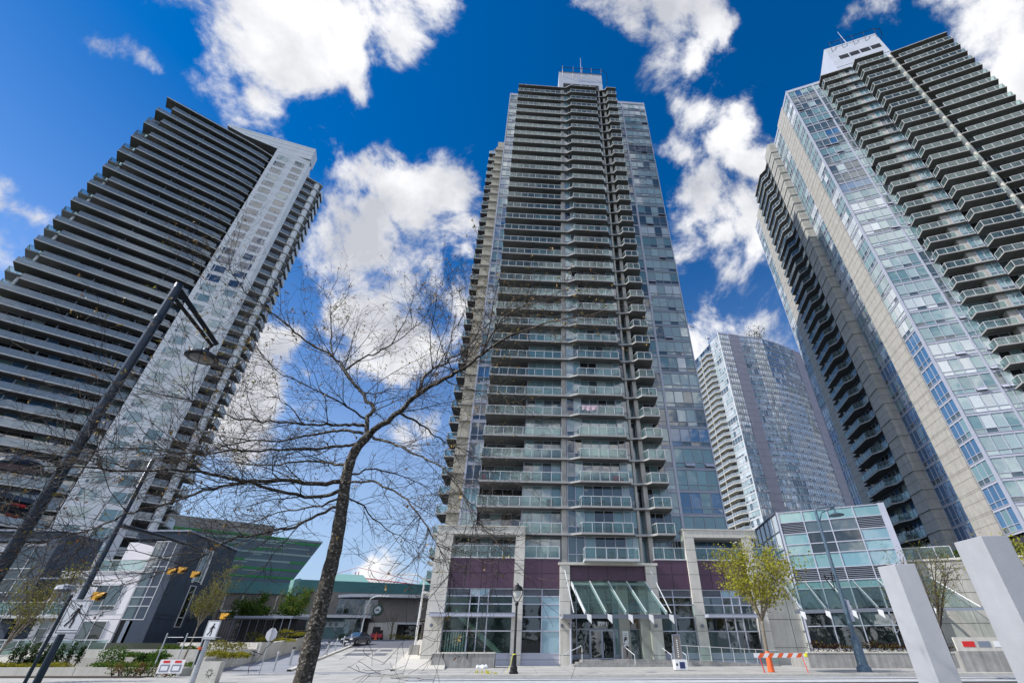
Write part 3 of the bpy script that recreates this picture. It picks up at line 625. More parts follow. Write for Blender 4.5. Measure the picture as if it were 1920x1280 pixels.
    for i in range(5):
        t = i / 4; p = Vector(FC.w(lerp(T0, T1, t), NP, zt)); q = Vector(FC.w(lerp(b0_, b1_, t), nb, zb)); d = Vector(FC.w(.13, 0, 0)) - Vector(FC.w(0, 0, 0)); dz = Vector((0, 0, -.34))
        fr.face([tuple(p), tuple(q), tuple(q + d), tuple(p + d)], 'metal_white'); fr.face([tuple(p), tuple(p + dz), tuple(q + dz), tuple(q)], 'metal_white'); fr.face([tuple(p + d), tuple(q + d), tuple(q + d + dz), tuple(p + d + dz)], 'metal_white'); fr.face([tuple(p + dz), tuple(p + dz + d), tuple(q + dz + d), tuple(q + dz)], 'metal_white')
        if i < 4:
            t2 = (i + 1) / 4; g = .02
            a = FC.w(lerp(T0, T1, t) + .1, NP, zt + g); b = FC.w(lerp(T0, T1, t2), NP, zt + g); c = FC.w(lerp(b0_, b1_, t2), nb - .15, zb + g - .12); e = FC.w(lerp(b0_, b1_, t) + .1, nb - .15, zb + g - .12)
            cn.face([a, e, c, b], 'canopy_glass'); cn.face([tuple(Vector(x) - Vector((0, 0, .02))) for x in (a, b, c, e)], 'canopy_glass')
    eb0, eb1 = US(FC, 1056, 1152, nb), US(FC, 1272, 1147, nb)
    fr.box(FC, eb0, eb1, nb - .1, nb + .12, zb - .55, zb - .22, 'metal_mid'); fr.box(FC, eb0 - .02, eb0 + 1.2, nb + .13, NP, zb - .5, zb - .3, 'metal_light'); fr.box(FC, T0, T1, NP - .2, NP - .02, zt - .4, zt - .2, 'metal_white')
    for (pp, qq) in (((1059, 1064), (1076, 1144)), ((1219, 1063), (1258, 1142))):
        fr.tube([FC.w(US(FC, pp[0], pp[1], NP - .2), NP - .2, 8.2), FC.w(US(FC, qq[0], qq[1], nb), nb, zb - .1)], .05, 'metal_white', 6)
    fr.tube([FC.w(C1 + .0, NP - .5, .1), FC.w(C1 + .0, NP - .5, 4.0)], .11, 'metal_light', 8)
    cf = fr.build('canopy', root); cn.build('canopy_glass', cf)
    for i in range(5):
        m = MB(); u = lerp(b0_, b1_, i / 4) + .1; m.prism(ccw(W2(FC, [(u, nb - .5), (u + .4, nb - .6), (u + .43, nb - .54), (u + .03, nb - .44)])), [3.75, 3.35, 3.35, 3.75], [4.15, 4.05, 4.05, 4.15], 'metal_white'); m.build('spotlight', cf)
    for u, z in ((A0 + .7, 3.3), (C0 + .2, 3.3), (D0 + .5, 3.3), (E0 + .5, 3.3)):
        m = MB(); m.tube([FC.w(u, NP - .15, z), FC.w(u, NP - .35, z)], .16, 'metal_mid', 8); m.build('wall_lamp', root)
    for u, z in ((u_(905, 1050), 9.0), (u_(1352, 1050), 9.0)):
        m = MB(); m.tube([FC.w(u, NP + .2, z), FC.w(u, NP - .3, z - .1)], .1, 'black', 6); m.build('wall_lamp', root)
    return root
tower_c()

# entrance steps, handrails, ramp
def entrance_steps():
    m = MB(); nb = -6.9
    for i in range(3):
        m.box(FC, .7 + .45 * i, 10.0 - .1 * i, nb + .42 * i, -2.0, .116 if i == 0 else .0 + .02, .27 + .16 * i, 'concrete_grey')
    single('entrance_steps', m, 'three wide grey concrete steps below the glass entrance canopy', 'steps', FC.w(5, nb, .1))
    for (u, v) in ((1.6, 'handrail left of the steps, ending at the concrete pier'), (5.35, 'handrail in the middle of the steps, before the double doors'), (8.75, 'handrail on the steps beside the standing woman'), (10.1, 'handrail at the right end of the steps beside the ramp')):
        m = MB(); s = -1 if u < 2 else 1; du = -1.9 if u < 2 else .9
        m.tube([FC.w(u, nb + 1.1, .55), FC.w(u, nb + 1.1, 1.62), FC.w(u + .1 * s, nb + 1.05, 1.68), FC.w(u + .2 * s, nb + 1.0, 1.6), FC.w(u + du, nb + .1, .98), FC.w(u + du, nb + .1, .12)], .035, 'metal_white', 6)
        single('handrail', m, 'white metal ' + v, 'handrail', FC.w(u, nb + 1, .1), 'handrails on the entrance steps')
    m = MB(); a, b = 10.3, US(FC, 1462, 1240, -6); m.prism(ccw(W2(FC, [(a, -6.2), (b, -6.2), (b, -4.6), (a, -4.6)])), .1, [.62, .2, .2, .62] , 'concrete_grey')
    q = 9
    for i in range(q):
        u0, u1 = lerp(a, b, i / q), lerp(a, b, (i + 1) / q); z0, z1 = lerp(.62, .2, i / q), lerp(.62, .2, (i + 1) / q)
        m.face([FC.w(u0 + .03, -6.15, z0 + .1), FC.w(u1 - .03, -6.15, z1 + .1), FC.w(u1 - .03, -6.15, z1 + 1.05), FC.w(u0 + .03, -6.15, z0 + 1.05)], 'rail_glass'); m.tube([FC.w(u0, -6.15, z0), FC.w(u0, -6.15, z0 + 1.1)], .022, 'metal_white', 5)
    m.tube([FC.w(a, -6.15, 1.72), FC.w(b, -6.15, 1.3)], .025, 'metal_white', 5)
    single('access_ramp', m, 'concrete access ramp with a low glass railing right of the steps', 'ramp', FC.w(a, -6, .1))
entrance_steps()

# ================================================================ right tower
A_R = (54.0, 55.2)
FR = Fr(A_R[0], A_R[1], -19.0)
FL = Fr(A_R[0], A_R[1], math.degrees(math.atan2(-.984, -.179)))   # left face, seen from outside: u grows towards the camera corner
def tower_r():
    root = thing('apartment_tower', 'right-hand grey apartment tower cut by the frame, its side face striped with bare concrete', 'apartment tower', (A_R[0], A_R[1], 0))
    ZR = [15.5 + 2.87 * k for k in range(-1, 33)]; top = 111.0
    # left face frame: u = -k
    def kf(k0, k1): return (-k1, -k0)
    m = MB()
    pts = [FR.w(0.15, .2, 0)[:2], FR.w(33, .2, 0)[:2], FR.w(33, 26, 0)[:2], FL.w(-42, .3, 0)[:2], FL.w(-.05, .3, 0)[:2]]
    m.prism(ccw(pts), 0, 110.6, 'dark_wall'); m.build('wall', root)
    for (k0, k1) in ((3.7, 8.6), (33.2, 37.9)):
        m = MB(); u0, u1 = kf(k0, k1); m.box(FL, u0, u1, -.25, .5, 0, top, 'concrete')
        for z in ZR:
            for dz in (0, .22, 1.75): m.box(FL, u0 - .004, u1 + .004, -.262, 0, z + dz, z + dz + .03, 'joint')
        m.build('concrete_stripe', root)
    m = MB(); u0, u1 = kf(13.5, 17.3); m.box(FL, u0, u1, -1.6, .6, 0, 111.2, 'concrete_wall')
    for z in ZR:
        m.box(FL, u0 - .004, u1 + .15, -1.75, 0, z, z + .2, 'slab'); m.box(FL, u0 - .004, u1 + .004, -1.612, 0, z + 1.5, z + 1.54, 'joint')
    m.build('concrete_stripe', root)
    ps = []
    for k, z in enumerate(ZR):
        z1 = z + 2.87; low = z < 40
        wl = {'blue': 5, 'teal': 2} if low else {'teal': 3, 'blind': 3, 'pale': 3}
        for (k0, k1, c) in ((.15, 3.7, 3), (8.6, 13.4, 4), (37.9, 41.9, 3), (32.3, 33.2, 1)):
            m = MB(); u0, u1 = kf(k0, k1); windows(m, FL, u0, u1, 0, z, z1, c, wl, span=.3, low=.7, same=.7); ps.append((k + k0 / 50, m))
        m = MB(); u0, u1 = kf(17.3, 32.3); windows(m, FL, u0, u1, .9 - .9, z + .2, z1, 10, {'dark': 1, 'mid': 2, 'blue': 3, 'blind': 1} if low else {'dark': 2, 'mid': 2, 'blind': 3}, low=0, same=.3); ps.append((k + .8, m))
        m = MB(); windows(m, FR, .15, 5.4, 0, z, z1, 4, {'blind': 5, 'teal': 4, 'pale': 2} if z < 70 else {'teal': 5, 'blind': 1, 'mid': 3, 'blue': 2}, span=.34, same=.75, openp=.03); m.box(FR, 5.4, 5.65, -.12, .1, z, z1, 'metal_light'); ps.append((k + .1, m))
        m = MB(); windows(m, FR, 5.65, 7.5, 0, z, z1, 2, {'blind': 3, 'teal': 2, 'mid': 2, 'dark': 1}, span=.34, same=.4, openp=.2); ps.append((k + .15, m))
        if k >= 1:
            m = MB(); windows(m, FR, 7.6, 11.5, .1, z + .2, z1, 3, {'dark': 3, 'mid': 3, 'teal': 2}, low=0, same=.4); m.box(FR, 10.7, 11.9, -1.2, .2, z, z1, 'concrete'); windows(m, FR, 11.9, 13.6, -1.2, z + .2, z1, 2, {'blind': 1, 'teal': 3, 'mid': 1}, low=.8); ps.append((k + .5, m))
            m = MB(); windows(m, FR, 13.7, 19.6, -1.0, z + .2, z1, 5, {'dark': 3, 'mid': 3, 'teal': 2}, low=0, same=.4); ps.append((k + .55, m))
            m = MB(); windows(m, FR, 19.8, 32.5, -.5, z + .2, z1, 9, {'dark': 4, 'mid': 3, 'teal': 1.5}, low=0, same=.3); ps.append((k + .6, m))
    many(root, 'window', ps, 100)
    # balconies: zig-zag column on the left face and three on the front
    ps = []
    for k, z in enumerate(ZR + [ZR[-1] + 2.87]):
        roof = k == len(ZR); th = .2
        m = MB(); r = MB(); u0, u1 = kf(17.3, 32.3)
        pl = [(u1, .2), (u1, -1.65), (u1 - 1.2, -1.15), (u1 - 3.4, -1.15), (u1 - 5.0, -2.3), (u0 + 2.6, -2.3), (u0 + 2.4, -1.4), (u0 + .1, -1.4), (u0 + .1, .2)]
        if not roof or True:
            m.prism(ccw(W2(FL, pl)), z, z + th, 'slab', mbot='soffit_shade'); m.box(FL, u0 + 5.0, u0 + 5.1, -2.1, .1, z + th, z + 1.9, 'concrete')
            if not roof: railing(r, W2(FL, [(u1 - 1.2, -1.1), (u1 - 3.4, -1.1), (u1 - 5.0, -2.25), (u0 + 2.6, -2.25)]), z + th, m='rail_glass', mm='metal_mid')
            ps.append((k, m, r))
        if k >= 1:
            m = MB(); r = MB(); m.prism(ccw(W2(FR, [(7.5, .1), (6.95, -.1), (7.05, -1.8), (13.0, -1.8), (13.6, -1.5), (13.6, .1)])), z, z + th, 'slab', mbot='soffit_shade')
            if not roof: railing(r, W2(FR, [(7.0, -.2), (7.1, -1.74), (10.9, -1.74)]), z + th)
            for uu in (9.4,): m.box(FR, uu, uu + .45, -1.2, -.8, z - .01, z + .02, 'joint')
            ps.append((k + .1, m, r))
            m = MB(); r = MB(); m.prism(ccw(W2(FR, [(13.6, .1), (13.6, -1.55), (13.8, -3.2), (19.4, -3.2), (20.0, -1.2), (21.0, -1.2), (21.0, .1)])), z + .002, z + th - .002, 'slab', mbot='soffit_shade')
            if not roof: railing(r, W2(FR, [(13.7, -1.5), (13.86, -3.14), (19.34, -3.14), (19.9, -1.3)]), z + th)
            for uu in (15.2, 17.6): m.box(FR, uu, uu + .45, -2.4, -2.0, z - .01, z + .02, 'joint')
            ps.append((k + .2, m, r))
            m = MB(); r = MB(); m.prism(ccw(W2(FR, [(21.0, .1), (21.0, -2.2), (31.4, -2.9), (32.6, .1)])), z + .001, z + th - .001, 'slab', mbot='soffit_shade')
            if not roof: railing(r, W2(FR, [(22.0, -2.2), (31.3, -2.84), (32.4, .0)]), z + th)
            for uu in (23.5, 27.5): m.box(FR, uu, uu + .45, -1.6, -1.2, z - .01, z + .02, 'joint')
            ps.append((k + .3, m, r))
    many(root, 'balcony', ps, 100, 'railing')
    m = MB(); m.tube([FR.w(20.9, -1.5, 8), FR.w(20.9, -1.5, 110)], .42, 'concrete_light', 10); m.build('column', root)
    m = MB(); m.box(FR, 0, 7.6, -.12, .3, 110.2, 111.1, 'metal_light'); m.box(FR, -.12, .12, -.14, .3, 12, 111.1, 'metal_light'); m.box(FL, -3.7, 0, -.1, .3, 110.25, 111.0, 'metal_light'); m.box(FL, -13.5, -8.6, -.1, .3, 110.2, 110.9, 'metal_light'); m.box(FL, -42, -41.8, -.12, .3, 12, 110.5, 'metal_light'); m.build('parapet', root)
    m = MB(); m.box(FR, 13.2, 24.6, 2.0, 15, 110.5, 127, 'pent'); m.box(FR, 13.17, 24.63, 1.97, 2.02, 117.5, 117.6, 'joint')
    for i in range(4): m.box(FR, 15.0 + i * 2.3, 17.0 + i * 2.3, 1.98, 2.2, 120.5, 122.2, 'dark_in')
    pe = m.build('machine_room', root); m = MB()
    for u in (14.5, 17, 19.5, 22, 24.4): m.tube([FR.w(u, 2.05, 124.8), FR.w(u, 1.4, 126.4), FR.w(u, 1.1, 128.0)], .06, 'black', 4)
    m.tube([FR.w(14.3, 1.2, 127.7), FR.w(24.4, 1.2, 127.7)], .07, 'black', 4); m.tube([FR.w(24.4, 1.2, 127.7), FR.w(25.6, 1.4, 127.4), FR.w(26.3, 2.8, 126.8), FR.w(26, 5, 126.4)], .07, 'black', 4); m.build('roof_rail', pe)
    m = MB(); m.tube([FR.w(19.0, 3, 127), FR.w(18.9, 3, 135)], [.12, .04], 'metal_light', 5); m.build('antenna', pe)
tower_r()

# ================================================================ glass-fronted block between the towers
FP = Fr(25.0, 54.0, -24.0)
def glass_block():
    root = thing('glass_building', 'low building of teal glass squares with a sloping glass awning between the two near towers', 'building', (25, 54, 0))
    H = 14.3; w = 10.2; cols = 4; cw = w / cols
    m = MB(); b = (25 - .0 + .12 * 11, 54 + 11)
    body = [FP.w(.05, .25, 0)[:2], FP.w(w + .2, .25, 0)[:2], FP.w(w + 2, 11, 0)[:2], (25 + 1.35, 65.0), ]
    m.prism(ccw(body), 0, H - .1, 'concrete'); m.build('wall', root)
    rows = [1.35, 3.0, 4.6, 6.9, 7.7, 8.9, 10.3, 11.4, 12.3, 13.3, H]
    m = MB()
    rowz = [1.4, 3.3, 4.5, 6.6, 7.3, 8.5, 9.9, 10.9, 12.0, 13.2, H]
    for j in range(len(rowz) - 1):
        for i in range(cols):
            a, b = i * cw, (i + 1) * cw; z0, z1 = rowz[j], rowz[j + 1]
            dark = (j <= 2) or (i in (1, 2) and 6 <= j <= 8) or (i == 3 and False)
            if (j == 4) or (i in (0, 3) and j == 8):
                for s_ in range(7): zz = lerp(z0, z1, s_ / 7); m.box(FP, a + .04, b - .04, -.02, .05, zz, zz + .06, 'metal_grey')
                m.box(FP, a, b, .06, .1, z0, z1, 'black')
            else: pane(m, FP, a, b, 0, z0, z1, (gc('dark') if R.random() < .6 else gc('mid')) if dark else tuple(x * R.uniform(.92, 1.06) for x in (.17, .32, .345)))
    for i in range(cols + 1): m.box(FP, i * cw - .05, i * cw + .05, -.1, .04, rowz[0], H, 'metal_light')
    for z in rowz: m.box(FP, 0, w, -.093, .042, z - .045, z + .045, 'metal_light')
    m.box(FP, -.06, .12, -.13, .3, 0, H + .1, 'metal_light'); m.box(FP, w - .1, w + .5, -.13, .3, 0, H + .1, 'metal_light'); m.box(FP, 0, w, -.08, .3, 0, rowz[0] - .05, 'concrete_light')
    m.build('curtain_wall', root)
    # gridded side wall running back
    d = Vector((1.26, 11.0)); Ls = d.length; ang = math.degrees(math.atan2(-d.y, -d.x)); FG = Fr(25 + d.x - .1, 54 + d.y, ang)
    m = MB()
    for i in range(6):
        for j in range(7): pane(m, FG, i * Ls / 6, (i + 1) * Ls / 6, 0, 1 + j * 1.9, 1 + (j + 1) * 1.9, gc('pale'))
    for i in range(7): m.box(FG, i * Ls / 6 - .05, i * Ls / 6 + .05, -.08, .02, 0, H, 'metal_mid')
    for j in range(8): m.box(FG, 0, Ls, -.075, .022, 1 + j * 1.9 - .05, 1 + j * 1.9 + .05, 'metal_mid')
    m.box(FG, 0, Ls, -.14, .1, H - .0, H + .12, 'metal_mid'); m.build('side_curtain_wall', root)
    # awning of sloping glass
    fr = MB(); g = MB()
    for i in range(6):
        u = -.6 + i * 2.2; p = Vector(FP.w(u - .6, 0, 7.3)); q = Vector(FP.w(u + .5, -2.6, 4.75)); dd = Vector(FP.w(.1, 0, 0)) - Vector(FP.w(0, 0, 0)); z_ = Vector((0, 0, -.28))
        fr.face([tuple(p), tuple(q), tuple(q + dd), tuple(p + dd)], 'metal_white'); fr.face([tuple(p), tuple(p + z_), tuple(q + z_), tuple(q)], 'metal_grey'); fr.face([tuple(p + dd), tuple(q + dd), tuple(q + dd + z_), tuple(p + dd + z_)], 'metal_white')
        fr.prism(ccw(W2(FP, [(u + .4, -3.0), (u + .8, -3.1), (u + .83, -3.04), (u + .43, -2.94)])), [4.1, 3.75, 3.75, 4.1], [4.5, 4.4, 4.4, 4.5], 'metal_white')
        if i < 5: g.face([tuple(p), tuple(q), FP.w(u + 2.7, -2.6, 4.75), FP.w(u + 1.6, 0, 7.3)], 'canopy_glass')
    fr.box(FP, -.7, 11.6, -2.7, -2.5, 4.3, 4.6, 'metal_mid'); a = fr.build('awning', root); g.build('awning_glass', a)
    m = MB(); m.tube([FP.w(7.6, -.12, 2.6), FP.w(8.2, -.12, 3.1), FP.w(8.9, -.12, 2.9), FP.w(8.8, -.12, 2.2), FP.w(8.0, -.12, 1.9)], .04, 'metal_grey', 5); m.build('door_emblem', root)
glass_block()

# blank concrete building at the right edge, with planted roof terrace
FQ = Fr(FP.w(10.7, 1.2, 0)[0], FP.w(10.7, 1.2, 0)[1], -20)
def right_podium():
    root = thing('concrete_podium', 'blank pale concrete podium with scored joints and a planted roof railing at the right edge', 'building', (FQ.o[0], FQ.o[1], 0))
    m = MB(); m.box(FQ, .05, 30, 0, 5.5, 0, 8.75, 'concrete_wall')
    for z in (1.8, 3.4, 4.7, 5.9, 7.0, 8.0): m.box(FQ, 0, 30, -.008, .05, z, z + .04, 'joint')
    for u in (4, 8, 12, 16, 20): m.box(FQ, u, u + .03, -.006, .05, 0, 8.75, 'joint')
    m.box(FQ, 0, 30, -.12, .5, 8.753, 8.95, 'concrete_light'); m.build('wall', root)
    m = MB(); railing(m, W2(FQ, [(.2, .1), (4.5, .1)]), 8.95, 1.1); m.build('railing', root)
    g = MB(); g.face([FQ.w(1.6, -.05, 7.4), FQ.w(4.0, -2.2, 4.6), FQ.w(1.2, -2.2, 4.6), FQ.w(1.0, -.05, 7.4)], 'canopy_glass'); g.tube([FQ.w(1.6, -.05, 7.4), FQ.w(4.0, -2.2, 4.6)], .06, 'metal_white', 4); g.box(FQ, .6, 4.2, -2.3, -2.15, 4.35, 4.55, 'metal_grey'); g.build('awning', root)
    m = MB(); m.tube([FQ.w(6.5, 0, 3.9), FQ.w(6.5, -.4, 3.85)], .14, 'black', 8); m.build('wall_lamp', root)
right_podium()

# ================================================================ curved tower far behind
def tower_far():
    root = thing('curved_tower', 'distant tower with a curved glass front, mauve panels and cream balconies', 'apartment tower', (72.4, 168, 0))
    c = [(72.4,168),(77.5,169.3),(82.5,170.4),(88.5,171.4),(94.3,172.9),(100.5,175.5),(107,179),(112.5,182.4),(117.8,185.8),(123,190)]
    top = 120.3; n = 42; fl = 2.85
    back = [(130,215),(60,215)]
    m = MB(); m.prism(ccw([(x + .5, y + .6) for (x, y) in c] + [(125,215),(67.5,212)]), 0, top - .3, 'dark_wall'); m.build('wall', root)
    segs = []
    for i in range(len(c) - 1):
        a, b = Vector(c[i]), Vector(c[i + 1]); d = b - a; segs.append((Fr(a.x, a.y, math.degrees(math.atan2(d.y, d.x))), d.length))
    for i in (1, 7):
        F, Ln = segs[i]; m = MB(); m.box(F, 0, Ln, -.25, .4, 0, top + .3, 'mauve')
        for k in range(n): m.box(F, 0, Ln, -.27, 0, k * fl, k * fl + .06, 'metal_mid')
        m.build('mauve_panel', root)
    ps = []
    for k in range(4, n):
        z = k * fl; m = MB()
        for i, (F, Ln) in enumerate(segs):
            if i in (1, 7, 8): continue
            if i == 2: ps.append((k, m)); m = MB()
            cc = 5 if i == 0 else 6
            t = k / n
            # panes here are coloured pale or blue as painted reflections of cloud and sky
            bright = (i >= 4 and .30 < t < .78 and not (i == 6 and t > .6)) ; w_ = {'pale': 6, 'sky': 5} if bright else {'blue': 3, 'sky': 3, 'teal': 2} if (i >= 4 and t >= .78) else {'teal': 3, 'blind': 4, 'pale': 3, 'sky': 3, 'mid': 1.2}
            windows(m, F, 0, Ln, 0, z, z + fl, cc, w_, low=.7, span=.45, mw=.12, md=.12, m='glass_far', same=.5, openp=.03)
        ps.append((k, m))
    many(root, 'window_band', ps, 100)
    m = MB()
    for i, (F, Ln) in enumerate(segs):
        if i < 7: m.box(F, 0, Ln, -.15, .4, top - .6, top + .2, 'metal_light')
    m.box(segs[0][0], -.2, .15, -.2, .3, 0, top + .3, 'metal_white'); m.build('parapet', root)
    # sunlit side: window bay then two stacks of balconies
    d = Vector((67.0 - 72.4, 192 - 168)); LS = d.length; FSd = Fr(72.4 + d.x, 168 + d.y, math.degrees(math.atan2(-d.y, -d.x)))
    ps = []; pb = []
    for k in range(4, n):
        z = k * fl; m = MB(); windows(m, FSd, LS - 7.5, LS, 0, z, z + fl, 4, {'pale': 4, 'blind': 3, 'mid': 1}, low=.7, span=.5, mw=.14, md=.12, mm='metal_white', m='glass_far'); ps.append((k, m))
        m = MB(); windows(m, FSd, 0, LS - 7.5, .4, z + .2, z + fl, 8, {'dark': 3, 'mid': 3, 'blind': 3}, low=0, m='glass_far'); ps.append((k + .5, m))
        if z < 116:
            m = MB(); m.prism(ccw(W2(FSd, [(LS - 15, .3), (LS - 15, -2.0), (LS - 9.5, -2.0), (LS - 7.6, -.1)])), z, z + .3, 'concrete_light'); r = MB(); railing(r, W2(FSd, [(LS - 15, -.2), (LS - 15, -1.9), (LS - 9.6, -1.9), (LS - 7.8, -.2)]), z + .3, m='rail_white', step=1.8, post=.12); pb.append((k, m, r))
        if z < 113:
            m = MB(); m.box(FSd, 0, LS - 15.3, -1.7, .3, z, z + .3, 'concrete_light'); r = MB(); railing(r, W2(FSd, [(0, -.2), (0, -1.6), (LS - 15.4, -1.6)]), z + .3, m='rail_white', step=1.8, post=.12); pb.append((k + .1, m, r))
    many(root, 'window_band', ps, 60); many(root, 'balcony', pb, 100, 'railing')
    m = MB(); m.box(FSd, LS - 15.3, LS - 15.0, -1.9, .5, 0, 115, 'concrete_light'); m.box(FSd, 0, LS - 7.6, .5, .6, 0, 118, 'concrete_light'); m.box(FSd, 0, LS - 8, 1, 8, 118.0, 119.8, 'concrete_light'); m.build('side_wall', root)
    m = MB(); m.tube([(70, 176, 119), (70, 176, 124)], .12, 'metal_mid', 4); m.tube([(70, 176, 122.5), (71.2, 176, 122.8)], .35, 'metal_mid', 5); m.build('antenna', root)
tower_far()
# ================================================================ left tower
def tower_l():
    root = thing('apartment_tower', 'left-hand dark apartment tower with long balconies, white panel corner and tapering white roof fin', 'apartment tower', (-99.5, 59.3, 0))
    p0 = (-99.5, 59.3); p1 = (-81.2, 75.6); p2 = (-73.5, 79.6); H = 2.85
    d1 = Vector((p1[0]-p0[0], p1[1]-p0[1])); L1 = d1.length; a1 = math.degrees(math.atan2(d1.y, d1.x))
    d2 = Vector((p2[0]-p1[0], p2[1]-p1[1])); L2 = d2.length; a2 = math.degrees(math.atan2(d2.y, d2.x))
    F1 = Fr(*p0, a1); F2 = Fr(*p1, a2); F3 = Fr(*p2, 48)
    zroof = 116.5; Z = [zroof - H * j for j in range(0, 41)]
    # dark core behind the balconies
    m = MB(); core = [F1.w(3.2, 2.4, 0)[:2], F1.w(L1 - .4, 2.4, 0)[:2], F2.w(.2, .3, 0)[:2], F2.w(L2, .3, 0)[:2], F3.w(1.2, 2.6, 0)[:2], F3.w(6, 4.5, 0)[:2], F3.w(4, 24, 0)[:2], F1.w(3.2, 24, 0)[:2]]
    m.prism(ccw(core), 0, 116.4, 'dark_wall'); m.build('wall', root)
    # white panel corner with two columns of windows
    m = MB(); m.box(F2, 0, L2, 0, .9, 0, 120.3, 'white_panel'); m.prism(ccw([F2.w(L2, .0, 0)[:2], F3.w(1.0, .35, 0)[:2], F3.w(.8, 1.3, 0)[:2], F2.w(L2, 1.0, 0)[:2]]), 0, 118, 'white_panel')
    for z in Z:
        m.box(F2, 0, L2, -.012, .05, z - .02, z + .02, 'joint')
        m.box(F2, L2 * .47, L2 * .47 + .02, -.010, .04, z, z + H, 'metal_light')
    m.box(F2, 0, L2, -.012, .05, 118.6, 118.64, 'joint'); m.build('white_wall', root)
    ps = []
    for j, z in enumerate([115.2 - H * q for q in range(39)]):
        wt = {'mid': 3, 'teal': 1} if j < 8 else {'deep': 5, 'mid': 1} if j < 17 else {'teal': 3, 'blind': 4, 'mid': .5}
        for (a, b, s) in ((1.55, 3.55, -1), (5.35, 7.25, 1)):
            m = MB(); c = gc(pick(wt)); zb, zt = z + .55, z + 2.35
            pane(m, F2, a, b, -.03, zb, zt, c); sa, sb = (a - .55, a - .12) if s < 0 else (b + .12, b + .55)
            pane(m, F2, sa, sb, -.03, zb + .6, zt, c); pane(m, F2, sa, sb, -.03, zb, zb + .5, gc('mid'))
            mm = 'metal_white'
            for (p, q) in ((a - .07, a), (b, b + .07), (sa - .05, sa), (sb, sb + .05)): m.box(F2, p, q, -.07, .0, zb, zt, mm)
            m.box(F2, min(a, sa) - .05, max(b, sb) + .05, -.068, .0, zt, zt + .06, mm); m.box(F2, min(a, sa) - .05, max(b, sb) + .05, -.068, .0, zb - .06, zb, mm); m.box(F2, sa, sb, -.066, 0, zb + .5, zb + .6, mm)
            ps.append((-z + 200, m))
    # glass walls behind the long balconies
    for j, z in enumerate(Z[1:]):
        m = MB(); windows(m, F1, 3.4, L1 - .2, 2.3, z + .22, z + H, 13, {'dark': 6, 'mid': 2, 'blue': 1.5, 'blind': .7} if z > 40 else {'blue': 4, 'mid': 3, 'teal': 2, 'dark': 2}, low=0, same=.15, mw=.05); ps.append((210 + j, m))
    many(root, 'window', ps, 100)
    # long balconies, alternately full length and set back from the end; their fronts curl into the white wall
    def curl(u0):
        pts = [(u0, 0.0)]
        for t in range(0, 9): u = lerp(L1 - 8, L1 + 1.6, t / 8); q = (t / 8) ** 2; pts.append((u, q * .95))
        return [F1.w(u, n, 0)[:2] for (u, n) in pts]
    pb = []
    for j, z in enumerate(Z):
        full = j % 2 == 0 or j == 0; u0 = 0 if full else 2.1
        if j == 1: u0 = 2.1
        fr = curl(u0); m = MB(); r = MB(); th = .28
        m.prism(ccw(fr + [F1.w(L1 + 1.0, 2.5, 0)[:2], F1.w(u0 + .0, 3.4, 0)[:2]]), z, z + th, 'slab_grey', mbot='soffit_shade')
        e = [(fr[i], fr[i + 1]) for i in range(len(fr) - 1)]
        for (a, b) in e:
            dd = Vector((b[0]-a[0], b[1]-a[1])); Fe = Fr(a[0], a[1], math.degrees(math.atan2(dd.y, dd.x))); m.box(Fe, 0, dd.length, -.02, .02, z + .004, z + th - .004, 'slab_white')
        if j > 0:
            railing(r, [F1.w(u0 + .1, 2.6, 0)[:2], F1.w(u0 + .1, .12, 0)[:2]] + [F1.w(L1 - 2.2, .14, 0)[:2], F1.w(L1 - .6, .5, 0)[:2]], z + th, m='rail_white', mm='metal_grey', step=1.5)
            for f in (.42, .78): m.box(F1, L1 * f, L1 * f + .06, .3, 2.2, z + th, z + th + 1.9, 'sage')
        pb.append((-z + 200 if True else j, m, r))
    many(root, 'balcony', pb, 45, 'railing')
    # short balconies on the far left end with round columns
    pb = []; FE = Fr(*F1.w(0, 0, 0)[:2], a1 + 90)
    for j in range(2, 40):
        z = Z[j]; off = .0 if j % 2 else .5
        m = MB(); m.prism(ccw(W2(F1, [(1.6 - off, 4.6), (-.9 - off, 4.6), (-1.1 - off, 8.6), (1.6, 9.6)])), z, z + .25, 'slab_grey'); r = MB(); railing(r, W2(F1, [(1.4, 4.7), (-.85 - off, 4.7), (-1.05 - off, 8.5)]), z + .25, m='rail_glass', mm='metal_mid'); pb.append((j, m, r))
    many(root, 'end_balcony', pb, 40, 'railing')
    m = MB(); m.tube([F1.w(.6, 5.4, 0), F1.w(.6, 5.4, 113)], .38, 'white_panel', 10); m.build('column', root)
    m = MB(); m.box(F1, 1.2, 3.2, 3.6, 12, 0, 112, 'dark_wall'); m.box(F1, -.4, 2.8, 3.8, 9, 108.2, 113.6, 'sage'); m.build('end_wall', root)
    # balconies of the right end, round columns and blades behind
    pb = []; bl = []
    for j in range(0, 39):
        z = Z[j + 1] + .0; m = MB(); m.prism(ccw(W2(F3, [(.5, 1.5), (.9, .3), (5.0, .0), (5.7, .5), (5.6, 5.2), (2.0, 5.0)])), z, z + .25, 'slab_white', mbot='slab'); r = MB()
        if j > 0: railing(r, W2(F3, [(1.0, .38), (3.2, .2)]), z + .25, m='rail_white', mm='metal_grey', step=1.4)
        pb.append((j, m, r))
        m = MB(); m.prism(ccw(W2(F3, [(6.3, 3.4), (7.9, 6.6), (7.7, 6.8), (6.1, 3.6)])), z + .26, z + 1.75, 'white_panel'); m.prism(ccw(W2(F3, [(5.6, 3.2), (6.3, 3.3), (8.0, 6.6), (5.6, 6.8)])), z - .0, z + .25, 'slab', mbot='soffit_shade'); bl.append((j, m))
    many(root, 'corner_balcony', pb, 40, 'railing'); many(root, 'blade', bl, 39)
